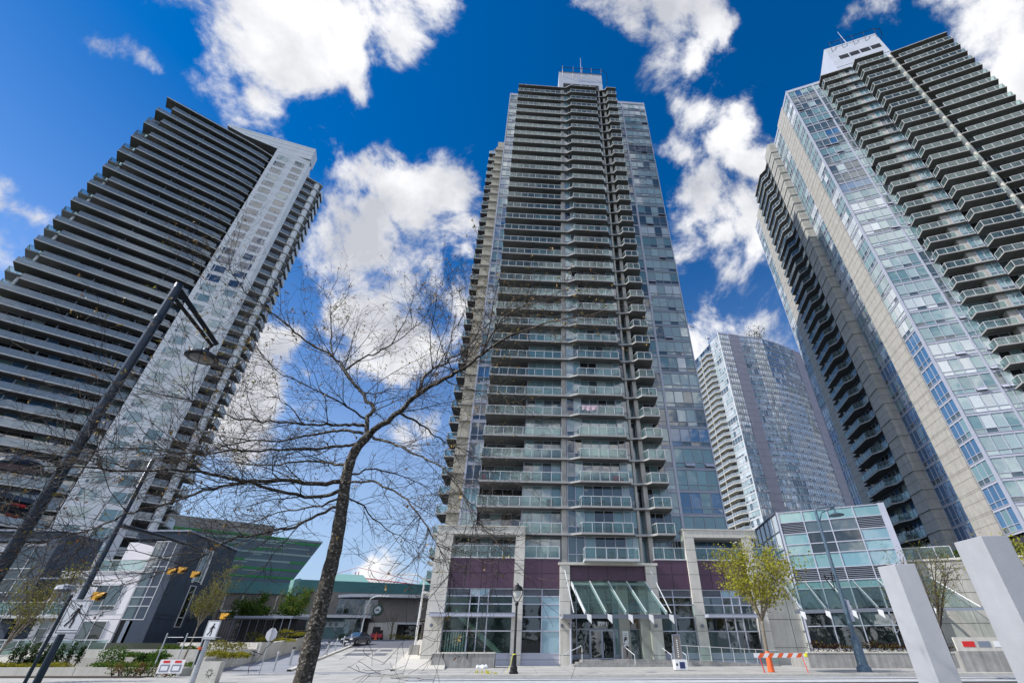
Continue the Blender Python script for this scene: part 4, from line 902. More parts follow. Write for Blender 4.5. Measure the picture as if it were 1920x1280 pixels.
    m = MB(); m.tube([F3.w(4.2, .95, 0), F3.w(4.2, .95, 113.6)], .72, 'white_panel', 12); m.build('column', root)
    # roof fin: a deep white band running back over the roof, tapering to the left
    F4 = Fr(p2[0] - .94 * 23.0, p2[1] - .342 * 23.0, 20.0); Lf = 23.0
    m = MB(); n = 14; zt = 125.1
    def zb(u): s_ = Lf - u; return 119.8 if s_ < 4 else lerp(119.8, 120.5, (s_ - 4) / 4) if s_ < 8 else lerp(120.5, 122.5, (s_ - 8) / 10) if s_ < 18 else lerp(122.5, 124.4, (s_ - 18) / 5)
    for i in range(n):
        ua, ub = Lf * i / n, Lf * (i + 1) / n; za, zc = zb(ua), zb(ub)
        for (na, flip) in ((-.45, 0), (3.4, 1)):
            q = [F4.w(ua, na, za), F4.w(ub, na, zc), F4.w(ub, na, zt), F4.w(ua, na, zt)]; m.face(q[::-1] if flip else q, 'white_panel')
        m.face([F4.w(ua, -.45, za), F4.w(ua, 3.4, za), F4.w(ub, 3.4, zc), F4.w(ub, -.45, zc)], 'soffit_shade'); m.face([F4.w(ua, -.45, zt), F4.w(ub, -.45, zt), F4.w(ub, 3.4, zt), F4.w(ua, 3.4, zt)], 'white_panel')
        for z in (121.6, 123.2, 124.5):
            if za < z - .2: m.box(F4, ua, ub, -.462, -.4, z, z + .06, 'joint')
    m.face([F4.w(Lf, -.45, 119.8), F4.w(Lf, 3.4, 119.8), F4.w(Lf, 3.4, zt), F4.w(Lf, -.45, zt)], 'white_panel')
    m.box(F4, 3.0, Lf - 9, 2.6, 3.3, 116.5, 121.5, 'metal_mid'); m.box(F2, .1, L2 - .05, .9, 8, 116.5, 119.7, 'white_panel'); m.build('roof_fin', root)
    m = MB(); us = [2.6 + i * 1.7 for i in range(11)]
    for z in (117.6, 118.3): m.tube([F1.w(us[0], 1.2, z), F1.w(us[-1], 1.2, z)], .05, 'metal_mid', 4)
    for u in us: m.tube([F1.w(u, 1.2, 116.7), F1.w(u, 1.2, 118.3)], .05, 'metal_mid', 4)
    m.build('roof_rail', root)
tower_l()

# ================================================================ town houses at the left
def townhouses():
    yF = 54.0; F = Fr(0, yF, 0)
    zg = 1.3
    root = thing('townhouse', 'white and charcoal townhouse with a tall glazed entrance at the corner of the walkway', 'townhouse', (-47, yF, zg))
    sd = (-.16, .987)
    # charcoal gabled volume on the right
    m = MB(); x0, x1 = -42.6, -41.8
    k = 12.4; pts = [(x0 - 1.4, yF + .0), (x1, yF), (x1 + sd[0] * k, yF + sd[1] * k), (x0 - 1.4 + sd[0] * k, yF + sd[1] * k)]
    m.prism(pts, zg, 12.3, 'charcoal'); m.box(F, -47.6, x0 - 1.38, -.0, 1.0, 11.6, 12.3, 'charcoal'); m.box(F, -47.6, -43.9, .6, 10, 11.3, 11.6, 'charcoal'); m.prism([(-47.8, yF - .25), (x1 + .2, yF - .25), (x1 + .2 + sd[0] * k, yF + sd[1] * k), (-47.8 + sd[0] * k, yF + sd[1] * k)], 12.303, 12.5, 'metal_grey')
    FSd = Fr(x1, yF, math.degrees(math.atan2(sd[1], sd[0])))
    for z in (4.0, 4.35, 7.1): m.box(FSd, 0, k, -.01, .02, z, z + .04, 'black')
    m.build('charcoal_wall', root)
    def win(F_, a, b, n, z0, z1, fr, rows, mat_='dark', mm='metal_white', w=.07):
        m = MB(); us = [a] + [lerp(a, b, f) for f in fr] + [b]; zs = [z0] + [lerp(z0, z1, f) for f in rows] + [z1]
        for i in range(len(us) - 1):
            for j in range(len(zs) - 1): pane(m, F_, us[i], us[i + 1], n, zs[j], zs[j + 1], gc(mat_ if R.random() < .8 else 'mid'))
        for u in us: m.box(F_, u - w / 2, u + w / 2, n - .06, n + .03, z0, z1, mm)
        for z in zs: m.box(F_, a - w / 2, b + w / 2, n - .057, n + .031, z - w / 2, z + w / 2, mm)
        m.build('window', root)
    FSx = Fr(x1 + sd[0] * k, yF + sd[1] * k, math.degrees(math.atan2(-sd[1], -sd[0])))   # outward on the +x side needs reversed run
    # side wall faces +x: use frame running forward with negative n outward
    FO = Fr(x1, yF, math.degrees(math.atan2(sd[1], sd[0])))
    win(FO, 4.5, 5.7, -.03, 3.4, 7.4, (), (.22,)); win(FO, 4.5, 6.3, -.03, 7.9, 11.2, (.66,), (.2,), 'mid')
    m = MB(); m.box(FO, 4.3, 4.5, -.14, .0, 7.7, 11.4, 'white_panel'); m.box(FO, 6.3, 6.5, -.14, .0, 7.7, 11.4, 'white_panel'); m.build('window_frame', root)
    # white base volume
    m = MB(); m.prism([(-53.6, yF), (-45.1, yF), (-45.1, yF + 9), (-53.6, yF + 9)], zg, 8.2, 'cream_panel')
    for z in (3.9, 4.3, 7.1, 7.4): m.box(F, -50.2, -45.1, -.008, .02, z, z + .03, 'joint')
    m.box(F, -53.7, -45.0, -.1, .2, 8.203, 8.35, 'slab_white'); m.prism([(-52, yF + 4.5), (-45.5, yF + 4.5), (-45.5, yF + 12), (-52, yF + 12)], 8.2, 12.0, 'cream_panel'); m.build('white_wall', root)
    win(F, -49.0, -46.2, -.03, 4.7, 7.0, (.45,), (.18,)); win(F, -48.8, -46.2, -.03, 1.5, 3.75, (.5,), (.12,))
    m = MB(); railing(m, [(-50.2, yF + .1), (-45.2, yF + .1)], 8.35, 1.1); m.build('railing', root)
    # glazed stair tower and dark entrance
    win(F, -45.0, -42.7, .05, 3.9, 11.3, (.58,), (.16, .27, .40, .58, .66, .78), 'mid'); m = MB(); m.box(F, -45.05, -42.6, .2, .4, zg, 3.85, 'dark_in'); m.box(F, -44.4, -43.7, .0, .35, zg, 3.8, 'metal_grey'); m.box(F, -43.9, -42.6, .09, .5, 3.85, 11.6, 'dark_wall')
    m.build('doorway', root)
    # recess with a balcony on the left of the white volume
    m = MB(); m.box(F, -57.2, -50.3, -1.3, .3, 3.95, 4.25, 'slab_white'); b = m.build('balcony', root); r = MB(); railing(r, [(-57.15, yF), (-57.15, yF - 1.25), (-50.35, yF - 1.25)], 4.25, 1.1); r.build('railing', b)
    win(F, -53.3, -51.4, -.04, 4.3, 7.3, (.5,), (.2,), 'mid'); win(F, -52.9, -51.9, -.04, 1.4, 3.7, (), (.75,))
    # second charcoal house further left
    root = thing('townhouse', 'charcoal framed townhouse with tall windows at the left edge, behind the street light', 'townhouse', (-60, yF, zg))
    m = MB(); m.prism([(-56.9, yF - .3), (-55.6, yF - .3), (-55.6 + sd[0] * 6.3, yF + 6), (-56.9 + sd[0] * 6.3, yF + 6)], zg, 12.3, 'charcoal'); m.prism([(-66, yF - .3), (-56.903, yF - .3), (-57.9, yF + 6), (-66, yF + 6)], 11.3, 12.3, 'charcoal'); m.prism([(-66.2, yF - .5), (-55.4, yF - .5), (-56.5, yF + 6.2), (-66.2, yF + 6.2)], 12.303, 12.48, 'metal_grey')
    m.prism([(-76, yF + .3), (-56.95, yF + .3), (-58, yF + 8), (-76, yF + 8)], zg, 11.2, 'cream_panel'); m.build('wall', root)
    win(F, -60.2, -57.2, .25, 5.2, 10.9, (.6,), (.2, .42, .6)); win(F, -60.6, -57.4, .25, 1.8, 4.8, (.6,), (.3,)); win(F, -65.5, -62.2, .25, 5.2, 10.6, (.5,), (.3,)); win(F, -65.6, -62.2, .25, 1.6, 4.6, (.5,), (.2,))
    m = MB(); m.box(F, -55.6, -50.4, .3, 6, zg, 3.9, 'charcoal'); m.build('dark_recess', root)
    m = MB(); m.box(F, -54.9, -50.5, -.9, .3, 7.5, 7.62, 'metal_grey')
    m.build('awning', root)
townhouses()

# ================================================================ buildings up the side road
def green_building():
    root = thing('office_building', 'leaning dark glass office building with bright green and blue stripes, far left', 'office building', (-90, 128, 2.4))
    pr = (-68.7, 140.0); d = Vector((-.82, -.57)); Ln = 60
    pl = (pr[0] + d.x * Ln, pr[1] + d.y * Ln); ang = math.degrees(math.atan2(-d.y, -d.x)); F = Fr(pl[0], pl[1], ang)
    zt, zb = 26.5, 10.5; lean = 7.5
    def f(u, z, out=0): t = (zt - z) / (zt - zb); return F.w(u - lean * t, 2.5 * t - out, z)
    m = MB(); m.face([f(0, zb), f(Ln, zb), f(Ln, zt), f(0, zt)], 'sage'); m.face([f(Ln, zb), F.w(Ln - lean, 30, zb), F.w(Ln, 30, zt), f(Ln, zt)], 'sage'); m.face([f(0, zt), f(Ln, zt), F.w(Ln, 30, zt), F.w(0, 30, zt)], 'metal_grey'); m.build('glass_wall', root)
    m = MB(); nz = 9
    for i in range(nz):
        z = lerp(zt - .3, zb + .5, i / (nz - 1)) if i > 1 else zt - .3 - i * .9
        u = 0
        while u < Ln - 1:
            w = R.uniform(6, 16); e = min(Ln, u + w); c = R.choice(['green_stripe', 'green_stripe', 'pale_stripe', 'pale_stripe', 'blue_stripe' if i > 5 else 'green_stripe']); h = .42
            m.face([f(u, z, .12), f(e, z, .12), f(e, z + h, .12), f(u, z + h, .12)], c); m.face([f(u, z, .12), f(u, z, 0), f(e, z, 0), f(e, z, .12)], c); u = e
            if R.random() < .7 and u < Ln - 8: q = R.uniform(2, 5); m.face([f(u - 3, z - .45, .1), f(u - 3 + q, z - .45, .1), f(u - 3 + q, z - .2, .1), f(u - 3, z - .2, .1)], 'pale_stripe')
    for q in range(26):
        z = lerp(zt - .5, zt - 4.2, R.random()); u = R.uniform(2, Ln - 9); w = R.uniform(3, 8); m.face([f(u, z, .13), f(u + w, z, .13), f(u + w, z + .22, .13), f(u, z + .22, .13)], R.choice(['pale_stripe', 'pale_stripe', 'green_stripe']))
    m.build('stripes', root)
    m = MB(); m.box(F, 8, Ln - 13, 4, 20, zt, zt + 3.6, 'ribbed'); m.box(F, 6, Ln - 26, 3, 3.9, zt, zt + .6, 'blue_stripe'); m.build('roof_room', root)
green_building()
FT = Fr(-54.0, 105.0, 21.8)
def teal_building():
    root = thing('library_building', 'long low building with a teal metal roof band and ribbed walls, up the side road', 'building', (-40, 108, 2.4))
    m = MB(); m.box(FT, 0, 55, 0, 20, 10.7, 13.1, 'teal'); m.prism(ccw(W2(FT, [(-40, 4), (-.5, 4), (-.5, 24), (-40, 24)])), 10.6, 12.7, 'teal'); m.prism(ccw(W2(FT, [(-2.2, 4), (0, 0), (0, 20), (-2.2, 20)])), 10.2, 13.3, 'teal_roof'); m.build('roof', root)
    m = MB(); m.box(FT, .2, 27, .4, 19, 2.4, 10.69, 'ribbed'); m.prism(ccw(W2(FT, [(-39, 4.6), (-.6, 4.6), (-.6, 20), (-39, 20)])), 2.4, 10.5, 'brown')
    for i in range(26): m.box(FT, .6 + i * 1.03, .75 + i * 1.03, .28, .42, 7.2, 10.65, 'concrete_light')
    for i in range(12): m.box(FT, -38 + i * 3.1, -37.75 + i * 3.1, 4.3, 4.65, 7.6, 10.4, 'concrete_light')
    m.box(FT, -39, -.7, 4.2, 4.6, 7.3, 7.6, 'concrete_light'); m.build('wall', root)
    m = MB(); windows(m, FT, 27, 54, .5, 7.2, 10.7, 22, {'dark': 3, 'mid': 3, 'blue': 1}, low=1.2, mm='metal_grey'); m.box(FT, 27, 54, .8, 18, 2.4, 10.69, 'dark_wall'); m.build('window', root)
    for (a, b) in ((3, 14), (24, 38)):
        m = MB(); z = 13.1
        m.face([FT.w(a, 4, z), FT.w(b, 4, z), FT.w(b - 2, 8, z + 2.2), FT.w(a + 2, 8, z + 2.2)], 'teal_roof'); m.face([FT.w(b, 4, z), FT.w(b, 12, z), FT.w(b - 2, 8, z + 2.2)], 'teal_roof'); m.face([FT.w(a, 12, z), FT.w(a, 4, z), FT.w(a + 2, 8, z + 2.2)], 'teal_roof'); m.build('skylight', root)
teal_building()
def cafe_building():
    root = thing('cafe_building', 'brown two-storey cafe building with a curved white roof edge and a round green sign', 'building', (-25, 92, 2.4))
    F = Fr(-38.0, 90.0, 16)
    m = MB(); m.box(F, 3, 32, 0, 12, 2.4, 8.7, 'brown'); m.box(F, -6, 14, 2, 12, 5.5, 9.6, 'brown'); m.build('wall', root)
    m = MB(); pts = [(-1, 1.6), (1.5, -.4), (5, -1.4), (10, -1.7), (20, -1.7), (33, -1.2), (33, 6), (-1, 6)]; m.prism(ccw(W2(F, pts)), 8.75, 9.2, 'metal_white'); m.prism(ccw(W2(F, [(8, -2.6), (33, -2.6), (33, 0), (8, 0)])), 4.7, 5.0, 'metal_white'); m.prism(ccw(W2(F, [(-12, -4), (5.5, -4), (5.5, 2), (-12, 2)])), 5.5, 5.9, 'metal_white'); m.build('roof_edge', root)
    def shop(a, b, z0, z1, c, w, n=-.05):
        m = MB(); windows(m, F, a, b, n, z0, z1, c, w, low=0, mm='metal_grey', same=.2); m.build('window', root)
    shop(-.5, 6, 6.2, 8.4, 6, {'dark': 2, 'mid': 3, 'blue': 1}); shop(13, 31, 5.4, 8.2, 12, {'mid': 3, 'blind': 1, 'teal': 2}); shop(11, 31, 2.5, 4.6, 10, {'dark': 5, 'mid': 1, 'pale': .8}); shop(-11.5, 4.4, 2.6, 5.4, 8, {'teal': 4, 'mid': 2}, -2.5)
    m = MB(); ul = US(F, 706, 1152, -.1); m.tube([F.w(ul, -.05, 6.9), F.w(ul, -.25, 6.9)], .80, 'logo_green', 24); m.tube([F.w(ul, -.25, 6.9), F.w(ul, -.28, 6.9)], .55, 'white_paint', 20); m.tube([F.w(ul, -.28, 6.9), F.w(ul, -.30, 6.8)], .30, 'logo_green', 12); s = m.build('round_sign', root)
    m = MB(); m.box(F, -8, 1.5, -2.7, -2.56, 4.2, 5.0, 'pale_stripe'); [m.box(F, -7.6 + i * .85, -7.1 + i * .85, -2.72, -2.7, 4.35, 4.85, 'metal_mid') for i in range(10)]; m.build('banner', root)
    m = MB(); m.box(F, 5.4, 10, -3, .5, 2.4, 4.9, 'concrete_light'); m.box(F, 6.2, 7.4, -3.02, -2.9, 2.5, 4.3, 'dark_in'); m.build('porch', root)
cafe_building()
def crane():
    m = MB(); a = Vector(P(624, 1083, 250)); b = Vector(P(660, 1090, 250)); e = Vector(P(830, 1108, 262))
    for dz in (0, 1.6): m.tube([a + Vector((0, 0, dz)), e + Vector((0, 0, dz))], .22, 'crane', 4)
    n = 34
    for i in range(n):
        p = a.lerp(e, i / n); q = a.lerp(e, (i + .5) / n); r = a.lerp(e, (i + 1) / n); m.tube([p, q + Vector((0, 0, 1.6)), r], .14, 'crane', 4, False)
    mast = a.lerp(e, .2); base = Vector((mast.x, mast.y, 0))
    for dx in (-.8, .8): m.tube([base + Vector((dx, 0, 0)), mast + Vector((dx, 0, 4))], .22, 'crane', 4)
    m.tube([a + Vector((0, 0, 1.6)), mast + Vector((0, 0, 6)), e + Vector((0, 0, 1.6))], .1, 'crane', 4, False)
    m.box(WF, a.x - 1.5, a.x + 1.5, a.y - .6, a.y + .6, a.z - 2.4, a.z, 'white_paint')
    single('tower_crane', m, 'red lattice tower crane behind the teal roof, seen beyond the bare tree trunk', 'crane', base)
crane()
# ================================================================ street lights, signals, signs
def V(*a): return Vector(a)
def tall_lamp():
    D = 5.5; b = ray(322, 560)[0] * D; x = -6.17; z1 = P(340, 533, D)[2]
    root = thing('street_lamp', 'tall dark blue street lamp at the left with an angled arm and round lamp head', 'street lamp', (x, D, 0))
    m = MB(); m.lathe((x, D, 0), [(.12, 0), (.12, .5), (.072, .55), (.068, 2), (.056, z1 - .1), (.056, z1), (.0, z1 + .02)], 'pole_blue', 14)
    m.lathe((x, D, z1 - .75), [(.066, 0), (.066, .08), (.058, .1)], 'pole_blue', 12); m.build('pole', root, smooth=True)
    tip = V(*P(403, 648, 7.1)); st = V(x, D, z1 - .1)
    m = MB(); m.tube([st + V(0, -.04, .05), tip + V(0, 0, .05)], .055, 'pole_blue', 4); m.tube([st + V(-.03, -.04, -.10), tip + V(0, -.10, -.03)], .040, 'black', 4); m.build('arm', root)
    c = V(*P(380, 668, 7.05)); m = MB()
    m.tube([tip + V(0, -.05, 0), c + V(0, 0, .14)], .03, 'black', 6)
    m.lathe(c, [(.0, .17), (.05, .16), (.06, .10), (.18, .06), (.27, .0), (.275, -.035), (.19, -.045)], 'pole_blue', 24); h = m.build('lamp_head', root, smooth=False)
    m = MB(); m.lathe(c, [(.19, -.046), (.12, -.06), (.0, -.065)], 'lens', 20); m.build('lens', h)
    # lower pedestrian lamp and banner arms on the same pole
    zz = 2.55; c = V(*P(36, 872, 4.9)); m = MB(); m.tube([V(x, D, P(100, 905, D)[2]), V(*P(112, 872, 5.4)), V(*P(85, 858, 5.15)), c + V(0, 0, .10)], .022, 'pole_blue', 6)
    m.lathe(c, [(.0, .10), (.10, .085), (.19, .03), (.205, -.01), (.20, -.03), (.16, -.03)], 'pole_blue', 22); h = m.build('lamp_head', root); m = MB(); m.lathe(c, [(.16, -.031), (.1, -.05), (0, -.055)], 'pink', 18); m.build('lens', h)
    for (p, q) in (((62, 945), (-60, 915)), ((48, 964), (-60, 935))):
        a = V(*P(p[0], p[1], 5.5)); e = V(*P(q[0], q[1], 5.2)); m = MB(); m.tube([a, e], .05, 'pole_blue', 4); m.tube([a + V(-.0, -.06, -.045), a.lerp(e, .22) + V(0, -.06, -.045)], .016, 'red', 4); m.build('banner_arm', root)
tall_lamp()
def sign_face(m, c, w, h, ang, lean=0):
    """pedestrian crossing sign: white plate, black border, black walking figure"""
    F = Fr(c[0], c[1], ang); z = c[2]
    m.box(F, -w/2, w/2, -.012, .012, z - h/2, z + h/2, 'white_paint')
    b = w * .03
    for (u0, u1, z0, z1) in ((-w/2+b, w/2-b, z+h/2-2*b, z+h/2-b), (-w/2+b, w/2-b, z-h/2+b, z-h/2+2*b), (-w/2+b, -w/2+2*b, z-h/2+2*b, z+h/2-2*b), (w/2-2*b, w/2-b, z-h/2+2*b, z+h/2-2*b), (-w*.4, w*.4, z-h*.40, z-h*.385)): m.box(F, u0, u1, -.015, -.012, z0, z1, 'black')
    s = h * .85
    def limb(pts, r):
        for (a, d) in zip(pts[:-1], pts[1:]):
            (x0, y0), (x1, y1) = a, d; L = math.hypot(x1 - x0, y1 - y0); nx, ny = -(y1 - y0) / L * r, (x1 - x0) / L * r
            m.face([F.w((x0 - nx) * s, -.017, z + (y0 - ny) * s), F.w((x1 - nx) * s, -.017, z + (y1 - ny) * s), F.w((x1 + nx) * s, -.017, z + (y1 + ny) * s), F.w((x0 + nx) * s, -.017, z + (y0 + ny) * s)], 'black')
    m.face([F.w((.06 + .055 * math.cos(t * math.pi / 5)) * s, -.018, z + (.36 + .055 * math.sin(t * math.pi / 5)) * s) for t in range(10)], 'black')
    limb([(.045, .29), (.0, -.0)], .065); limb([(-.0, .02), (.06, -.18), (.02, -.38)], .036); limb([(-.01, .02), (-.09, -.16), (-.20, -.33)], .036); limb([(.04, .25), (-.10, .12), (-.14, .0)], .025); limb([(.05, .25), (.14, .13), (.22, .10)], .025)
def signal_head(root, c, dirx=1, s=1.0, ang=-35):
    """amber signal box seen from its side: housing with a long black visor"""
    F = Fr(c[0], c[1], ang); z = c[2]; m = MB()
    m.box(F, -.20*s, .10*s, -.17*s, .17*s, z - .22*s, z + .20*s, 'yellow')
    prof = [(.10, .19), (.22, .185), (.40, .12)]
    k = 12
    for i in range(2):
        (u0, r0), (u1, r1) = prof[i], prof[i + 1]
        for j in range(k):
            a0, a1 = math.pi * 2 * j / k, math.pi * 2 * (j + 1) / k
            if i == 1 and math.sin((a0 + a1) / 2) < -.5: continue
            m.face([F.w(u0*s, math.cos(a0)*r0*s, z + math.sin(a0)*r0*s), F.w(u0*s, math.cos(a1)*r0*s, z + math.sin(a1)*r0*s), F.w(u1*s, math.cos(a1)*r1*s, z + (math.sin(a1)*r1 + .06*i)*s), F.w(u1*s, math.cos(a0)*r1*s, z + (math.sin(a0)*r1 + .06*i)*s)], 'yellow')
    m.box(F, .205*s, .215*s, -.15*s, .15*s, z - .15*s, z + .15*s, 'black'); m.box(F, .22*s, .40*s, -.10*s, .10*s, z - .15*s, z - .0*s, 'black'); m.build('signal_head', root)
def signal_pole():
    D = 15.0; x = ray(72, 1272)[0] * D; zt = P(284, 862, D)[2]
    root = thing('signal_pole', 'dark blue signal pole with a mast arm, amber signal box and white walking-figure sign', 'signal pole', (x, D, 0))
    m = MB(); m.lathe((x, D, 0), [(.12, 0), (.12, .06), (.11, .09), (.095, .1)], 'tape', 14); m.lathe((x, D, 0), [(.095, .1), (.088, 1.0), (.068, zt), (0, zt + .05)], 'pole_blue', 14); m.build('pole', root, smooth=True)
    a = V(*P(228, 985, D)); e = V(*P(374, 1030, 18.5)); m = MB(); m.tube([a, a.lerp(e, .5) + V(0, 0, .05), e], [.065, .055, .042], 'pole_blue', 8); m.build('mast_arm', root)
    c = V(*P(183, 1117, D - .2)); m = MB()
    for dz in (.3, -.3): m.tube([V(x, D, c.z + dz), V(c.x - .05, c.y, c.z + dz * .8)], .025, 'black', 5)
    m.build('bracket', root); signal_head(root, (c.x, c.y, c.z), s=.52, ang=-4)
    for (px, py, DD) in ((322, 1070, 17.2), (341, 1068, 17.6), (366, 1076, 18.2)): 
        c = V(*P(px, py, DD)); signal_head(root, (c.x, c.y, c.z), s=.46, ang=-4); m = MB(); m.tube([c + V(0, 0, .1), V(c.x, c.y, lerp(a.z, e.z, (DD - D) / 3.5))], .02, 'black', 4); m.build('hanger', root)
    c = V(*P(140, 1155, D - .3)); m = MB(); sign_face(m, (c.x, c.y, c.z), .62, .82, 3); m.build('pedestrian_sign', root)
    # small camera cluster on the pole
    c = V(*P(128, 1105, D)); m = MB(); m.lathe((c.x - .1, c.y, c.z), [(0, .16), (.22, .10), (.25, .0), (.1, -.05), (0, -.05)], 'galv', 12); m.tube([(c.x - .1, c.y, c.z - .05), (c.x - .05, c.y, c.z - .35), (x, D, c.z - .4)], .03, 'galv', 5); m.build('sensor', root)
    # slim service pole beside it
    x2, D2 = ray(49, 1274)[0] * 14.0, 14.0
    m = MB(); m.lathe((x2, D2, 0), [(.075, 0), (.07, .6), (.042, .7), (.038, P(130, 1115, D2)[2])], 'pole_blue', 12); single('service_pole', m, 'thin dark blue pole standing close to the left of the signal pole', 'pole', (x2, D2, 0), smooth=False)
signal_pole()
def ped_pole():
    D = 27.0; x = ray(359, 1280)[0] * D; zt = P(410, 1142, D)[2]
    root = thing('signal_pole', 'slim grey and black crossing pole with a small walking-figure sign', 'signal pole', (x, D, 0))
    m = MB(); m.lathe((x, D, 0), [(.14, 0), (.12, .2), (.11, 1.9)], 'galv', 12); m.lathe((x, D, 0), [(.075, 1.9), (.07, zt)], 'black', 10); m.tube([(x - .13, D - .05, .9), (x - .13, D - .05, 2.4)], .055, 'black', 6); m.tube([(x - .16, D - .1, 1.5), (x - .16, D - .1, 1.62)], .09, 'orange', 6); m.build('pole', root)
    c = V(*P(397, 1180, D - .2)); m = MB(); sign_face(m, (c.x, c.y, c.z), .62, .80, 3); m.build('pedestrian_sign', root)
    c = V(*P(420, 1154, D)); signal_head(root, (c.x, c.y, c.z), s=.62, ang=-4)
    m = MB(); m.tube([(x, D, c.z + .2), (c.x, c.y, c.z + .16)], .025, 'black', 4); m.tube([(x, D, c.z - .25), (c.x, c.y, c.z - .2)], .025, 'black', 4); m.build('bracket', root)
    # litter bin like box behind the pole foot
    m = MB(); c = P(378, 1268, 30); m.box(Fr(c[0], 30, 3), -.6, .75, 0, .45, .0, .95, 'concrete_light')
    for i in range(9): t = i * .7; m.face([(c[0] + .35 + .22 * math.cos(t), 29.98, .45 + .25 * math.sin(t)), (c[0] + .35 + .1 * math.cos(t + .3), 29.98, .45 + .1 * math.sin(t + .3)), (c[0] + .35 + .1 * math.cos(t - .3), 29.98, .45 + .1 * math.sin(t - .3))], 'black')
    single('utility_box', m, 'low pale utility box with a black splash mark by the slim crossing pole', 'utility box', (c[0], 30, 0))
ped_pole()
def conifers():
    m = MB(); rr = random.Random(4)
    for i in range(30):
        x = -90 + i * 6.2 + rr.uniform(-1.5, 1.5); y = -34 + rr.uniform(-4, 4); h = rr.uniform(8, 17); w = h * .22; m.tube([(x, y, 0), (x, y, h * .9)], [.25, .05], 'bark', 5)
        for _ in range(300):
            t = rr.random() ** .7; a = rr.uniform(0, 6.28); r = w * (1 - t) * rr.uniform(.4, 1) + .1; p = V(x + r * math.cos(a), y + r * math.sin(a), 1 + t * (h - 1)); leafq(m, p, 1.1, 'leaf_dark', rr)
    single('tree_line', m, 'dark row of conifers across the street, seen mirrored in the shop windows', 'trees', (0, -34, 0), kind='stuff')
def far_lamps():
    # decorative black lamp before the podium
    D = 37.2; x = ray(963, 1260)[0] * D
    root = thing('street_lamp', 'black ornamental street lamp with a bowl lantern in front of the podium', 'street lamp', (x, D, .115)); m = MB()
    m.lathe((x, D, .1), [(.30, 0), (.30, .12), (.24, .18), (.24, .38), (.17, .46), (.15, .95), (.17, 1.0), (.085, 1.1), (.075, 4.0)], 'black', 14); m.build('pole', root)
    m = MB(); m.lathe((x, D, 4.05), [(.12, 0), (.14, .15), (.08, .25)], 'black', 10)
    for s in (-1, 1): m.tube([(x, D, 4.15), (x + s * .18, D, 4.4), (x + s * .36, D, 4.75), (x + s * .40, D, 5.0)], .03, 'black', 6)
    m.lathe((x, D, 5.0), [(.42, 0), (.40, .08), (.28, .26), (.10, .36), (.06, .46), (0, .5)], 'black', 16); h = m.build('lantern', root); m = MB(); m.lathe((x, D, 4.5), [(.05, 0), (.18, .1), (.26, .3), (.26, .48)], 'lens', 12); m.build('lens', h)
    m = MB(); m.lathe((x, D, 1.15), [(.11, 0), (.125, .03), (.11, .07)], 'tape', 8); m.tube([(x - .11, D - .1, 1.15), (x - .16, D - .2, .8), (x - .3, D - .3, .4), (x - .5, D - .32, .13)], .014, 'tape', 4); m.build('tape', root)
    m = MB()
    for i in range(26): 
        cx, cy = x - 1.7 + R.uniform(-.7, .7), D - .4 + R.uniform(-.2, .2); a = R.uniform(0, 3); m.face([(cx, cy, .125 + R.uniform(0, .2)), (cx + .15 * math.cos(a), cy + .1, .13), (cx + .12 * math.cos(a + 1), cy - .1, .3 * R.random() + .13)], 'tape')
    single('caution_tape', m, 'crumpled yellow caution tape lying on the pavement beside the ornamental lamp', 'tape', (x - 1.7, D, .12))
    # grey blue street lamp right
    D = 40.0; x = ray(1621, 1257)[0] * D; zt = P(1530, 958, D)[2]
    root = thing('street_lamp', 'tall grey-blue street lamp with a hanging dish head before the teal glass building', 'street lamp', (x, D, .115)); m = MB()
    m.lathe((x, D, .1), [(.50, 0), (.48, .25), (.36, .4), (.30, 1.9), (.32, 2.0), (.17, 2.15), (.11, zt)], 'pole_grey', 14); m.build('pole', root)
    m = MB(); t = V(x, D, zt); hd = V(*P(1567, 962, D)); m.tube([t + V(0, 0, -.2), t + V(.15, 0, .2), hd + V(0, 0, .55)], .07, 'pole_grey', 6); m.tube([t + V(0, 0, -1.0), t + V(.5, 0, -.1), hd + V(-.1, 0, .45)], .05, 'pole_grey', 6); m.build('arm', root)
    m = MB(); m.lathe(hd, [(.06, .55), (.06, .1), (.25, .02), (.62, -.12), (.60, -.18), (0, -.2)], 'pole_grey', 16); m.tube([hd, hd + V(0, 0, .6)], .05, 'pole_grey', 6); m.build('lamp_head', root)
    m = MB(); m.tube([V(x, D, 5.8), V(x - 1.0, D, 6.3), V(x - .3, D - .1, 6.5), V(x - .4, D, 5.2), V(x - .9, D, 6.2)], .05, 'black', 5); m.box(WF, x + .15, x + .4, D - .1, D + .1, 3.2, 4.6, 'metal_light'); m.build('bracket', root)
    # pale lamps by the side road
    D = 56.0; x = ray(775, 1228)[0] * D - .0; z0 = .9; zt = P(784, 1140, D)[2]
    root = thing('street_lamp', 'white street lamp on a square concrete footing beside the side road', 'street lamp', (x, D, z0)); m = MB(); m.box(Fr(x, D, 4), -.45, .45, -.45, .45, .3, 1.75, 'concrete_grey'); m.build('footing', root)
    m = MB(); m.lathe((x, D, 1.75), [(.16, 0), (.13, .1), (.10, zt + 2 - 1.75)], 'metal_white', 10); zz = zt + 2; m.tube([(x, D, zz), (x - .1, D, zz + .8), (x - .9, D - .2, zz + 1.2), (x - 2.2, D - .3, zz + 1.25)], [.09, .08, .07, .05], 'metal_white', 6); m.build('pole', root)
    m = MB(); m.box(WF, x - 3.0, x - 2.1, D - .45, D - .15, zz + 1.15, zz + 1.3, 'metal_white'); m.build('lamp_head', root)
    D = 78.0; x = ray(676, 1190)[0] * D
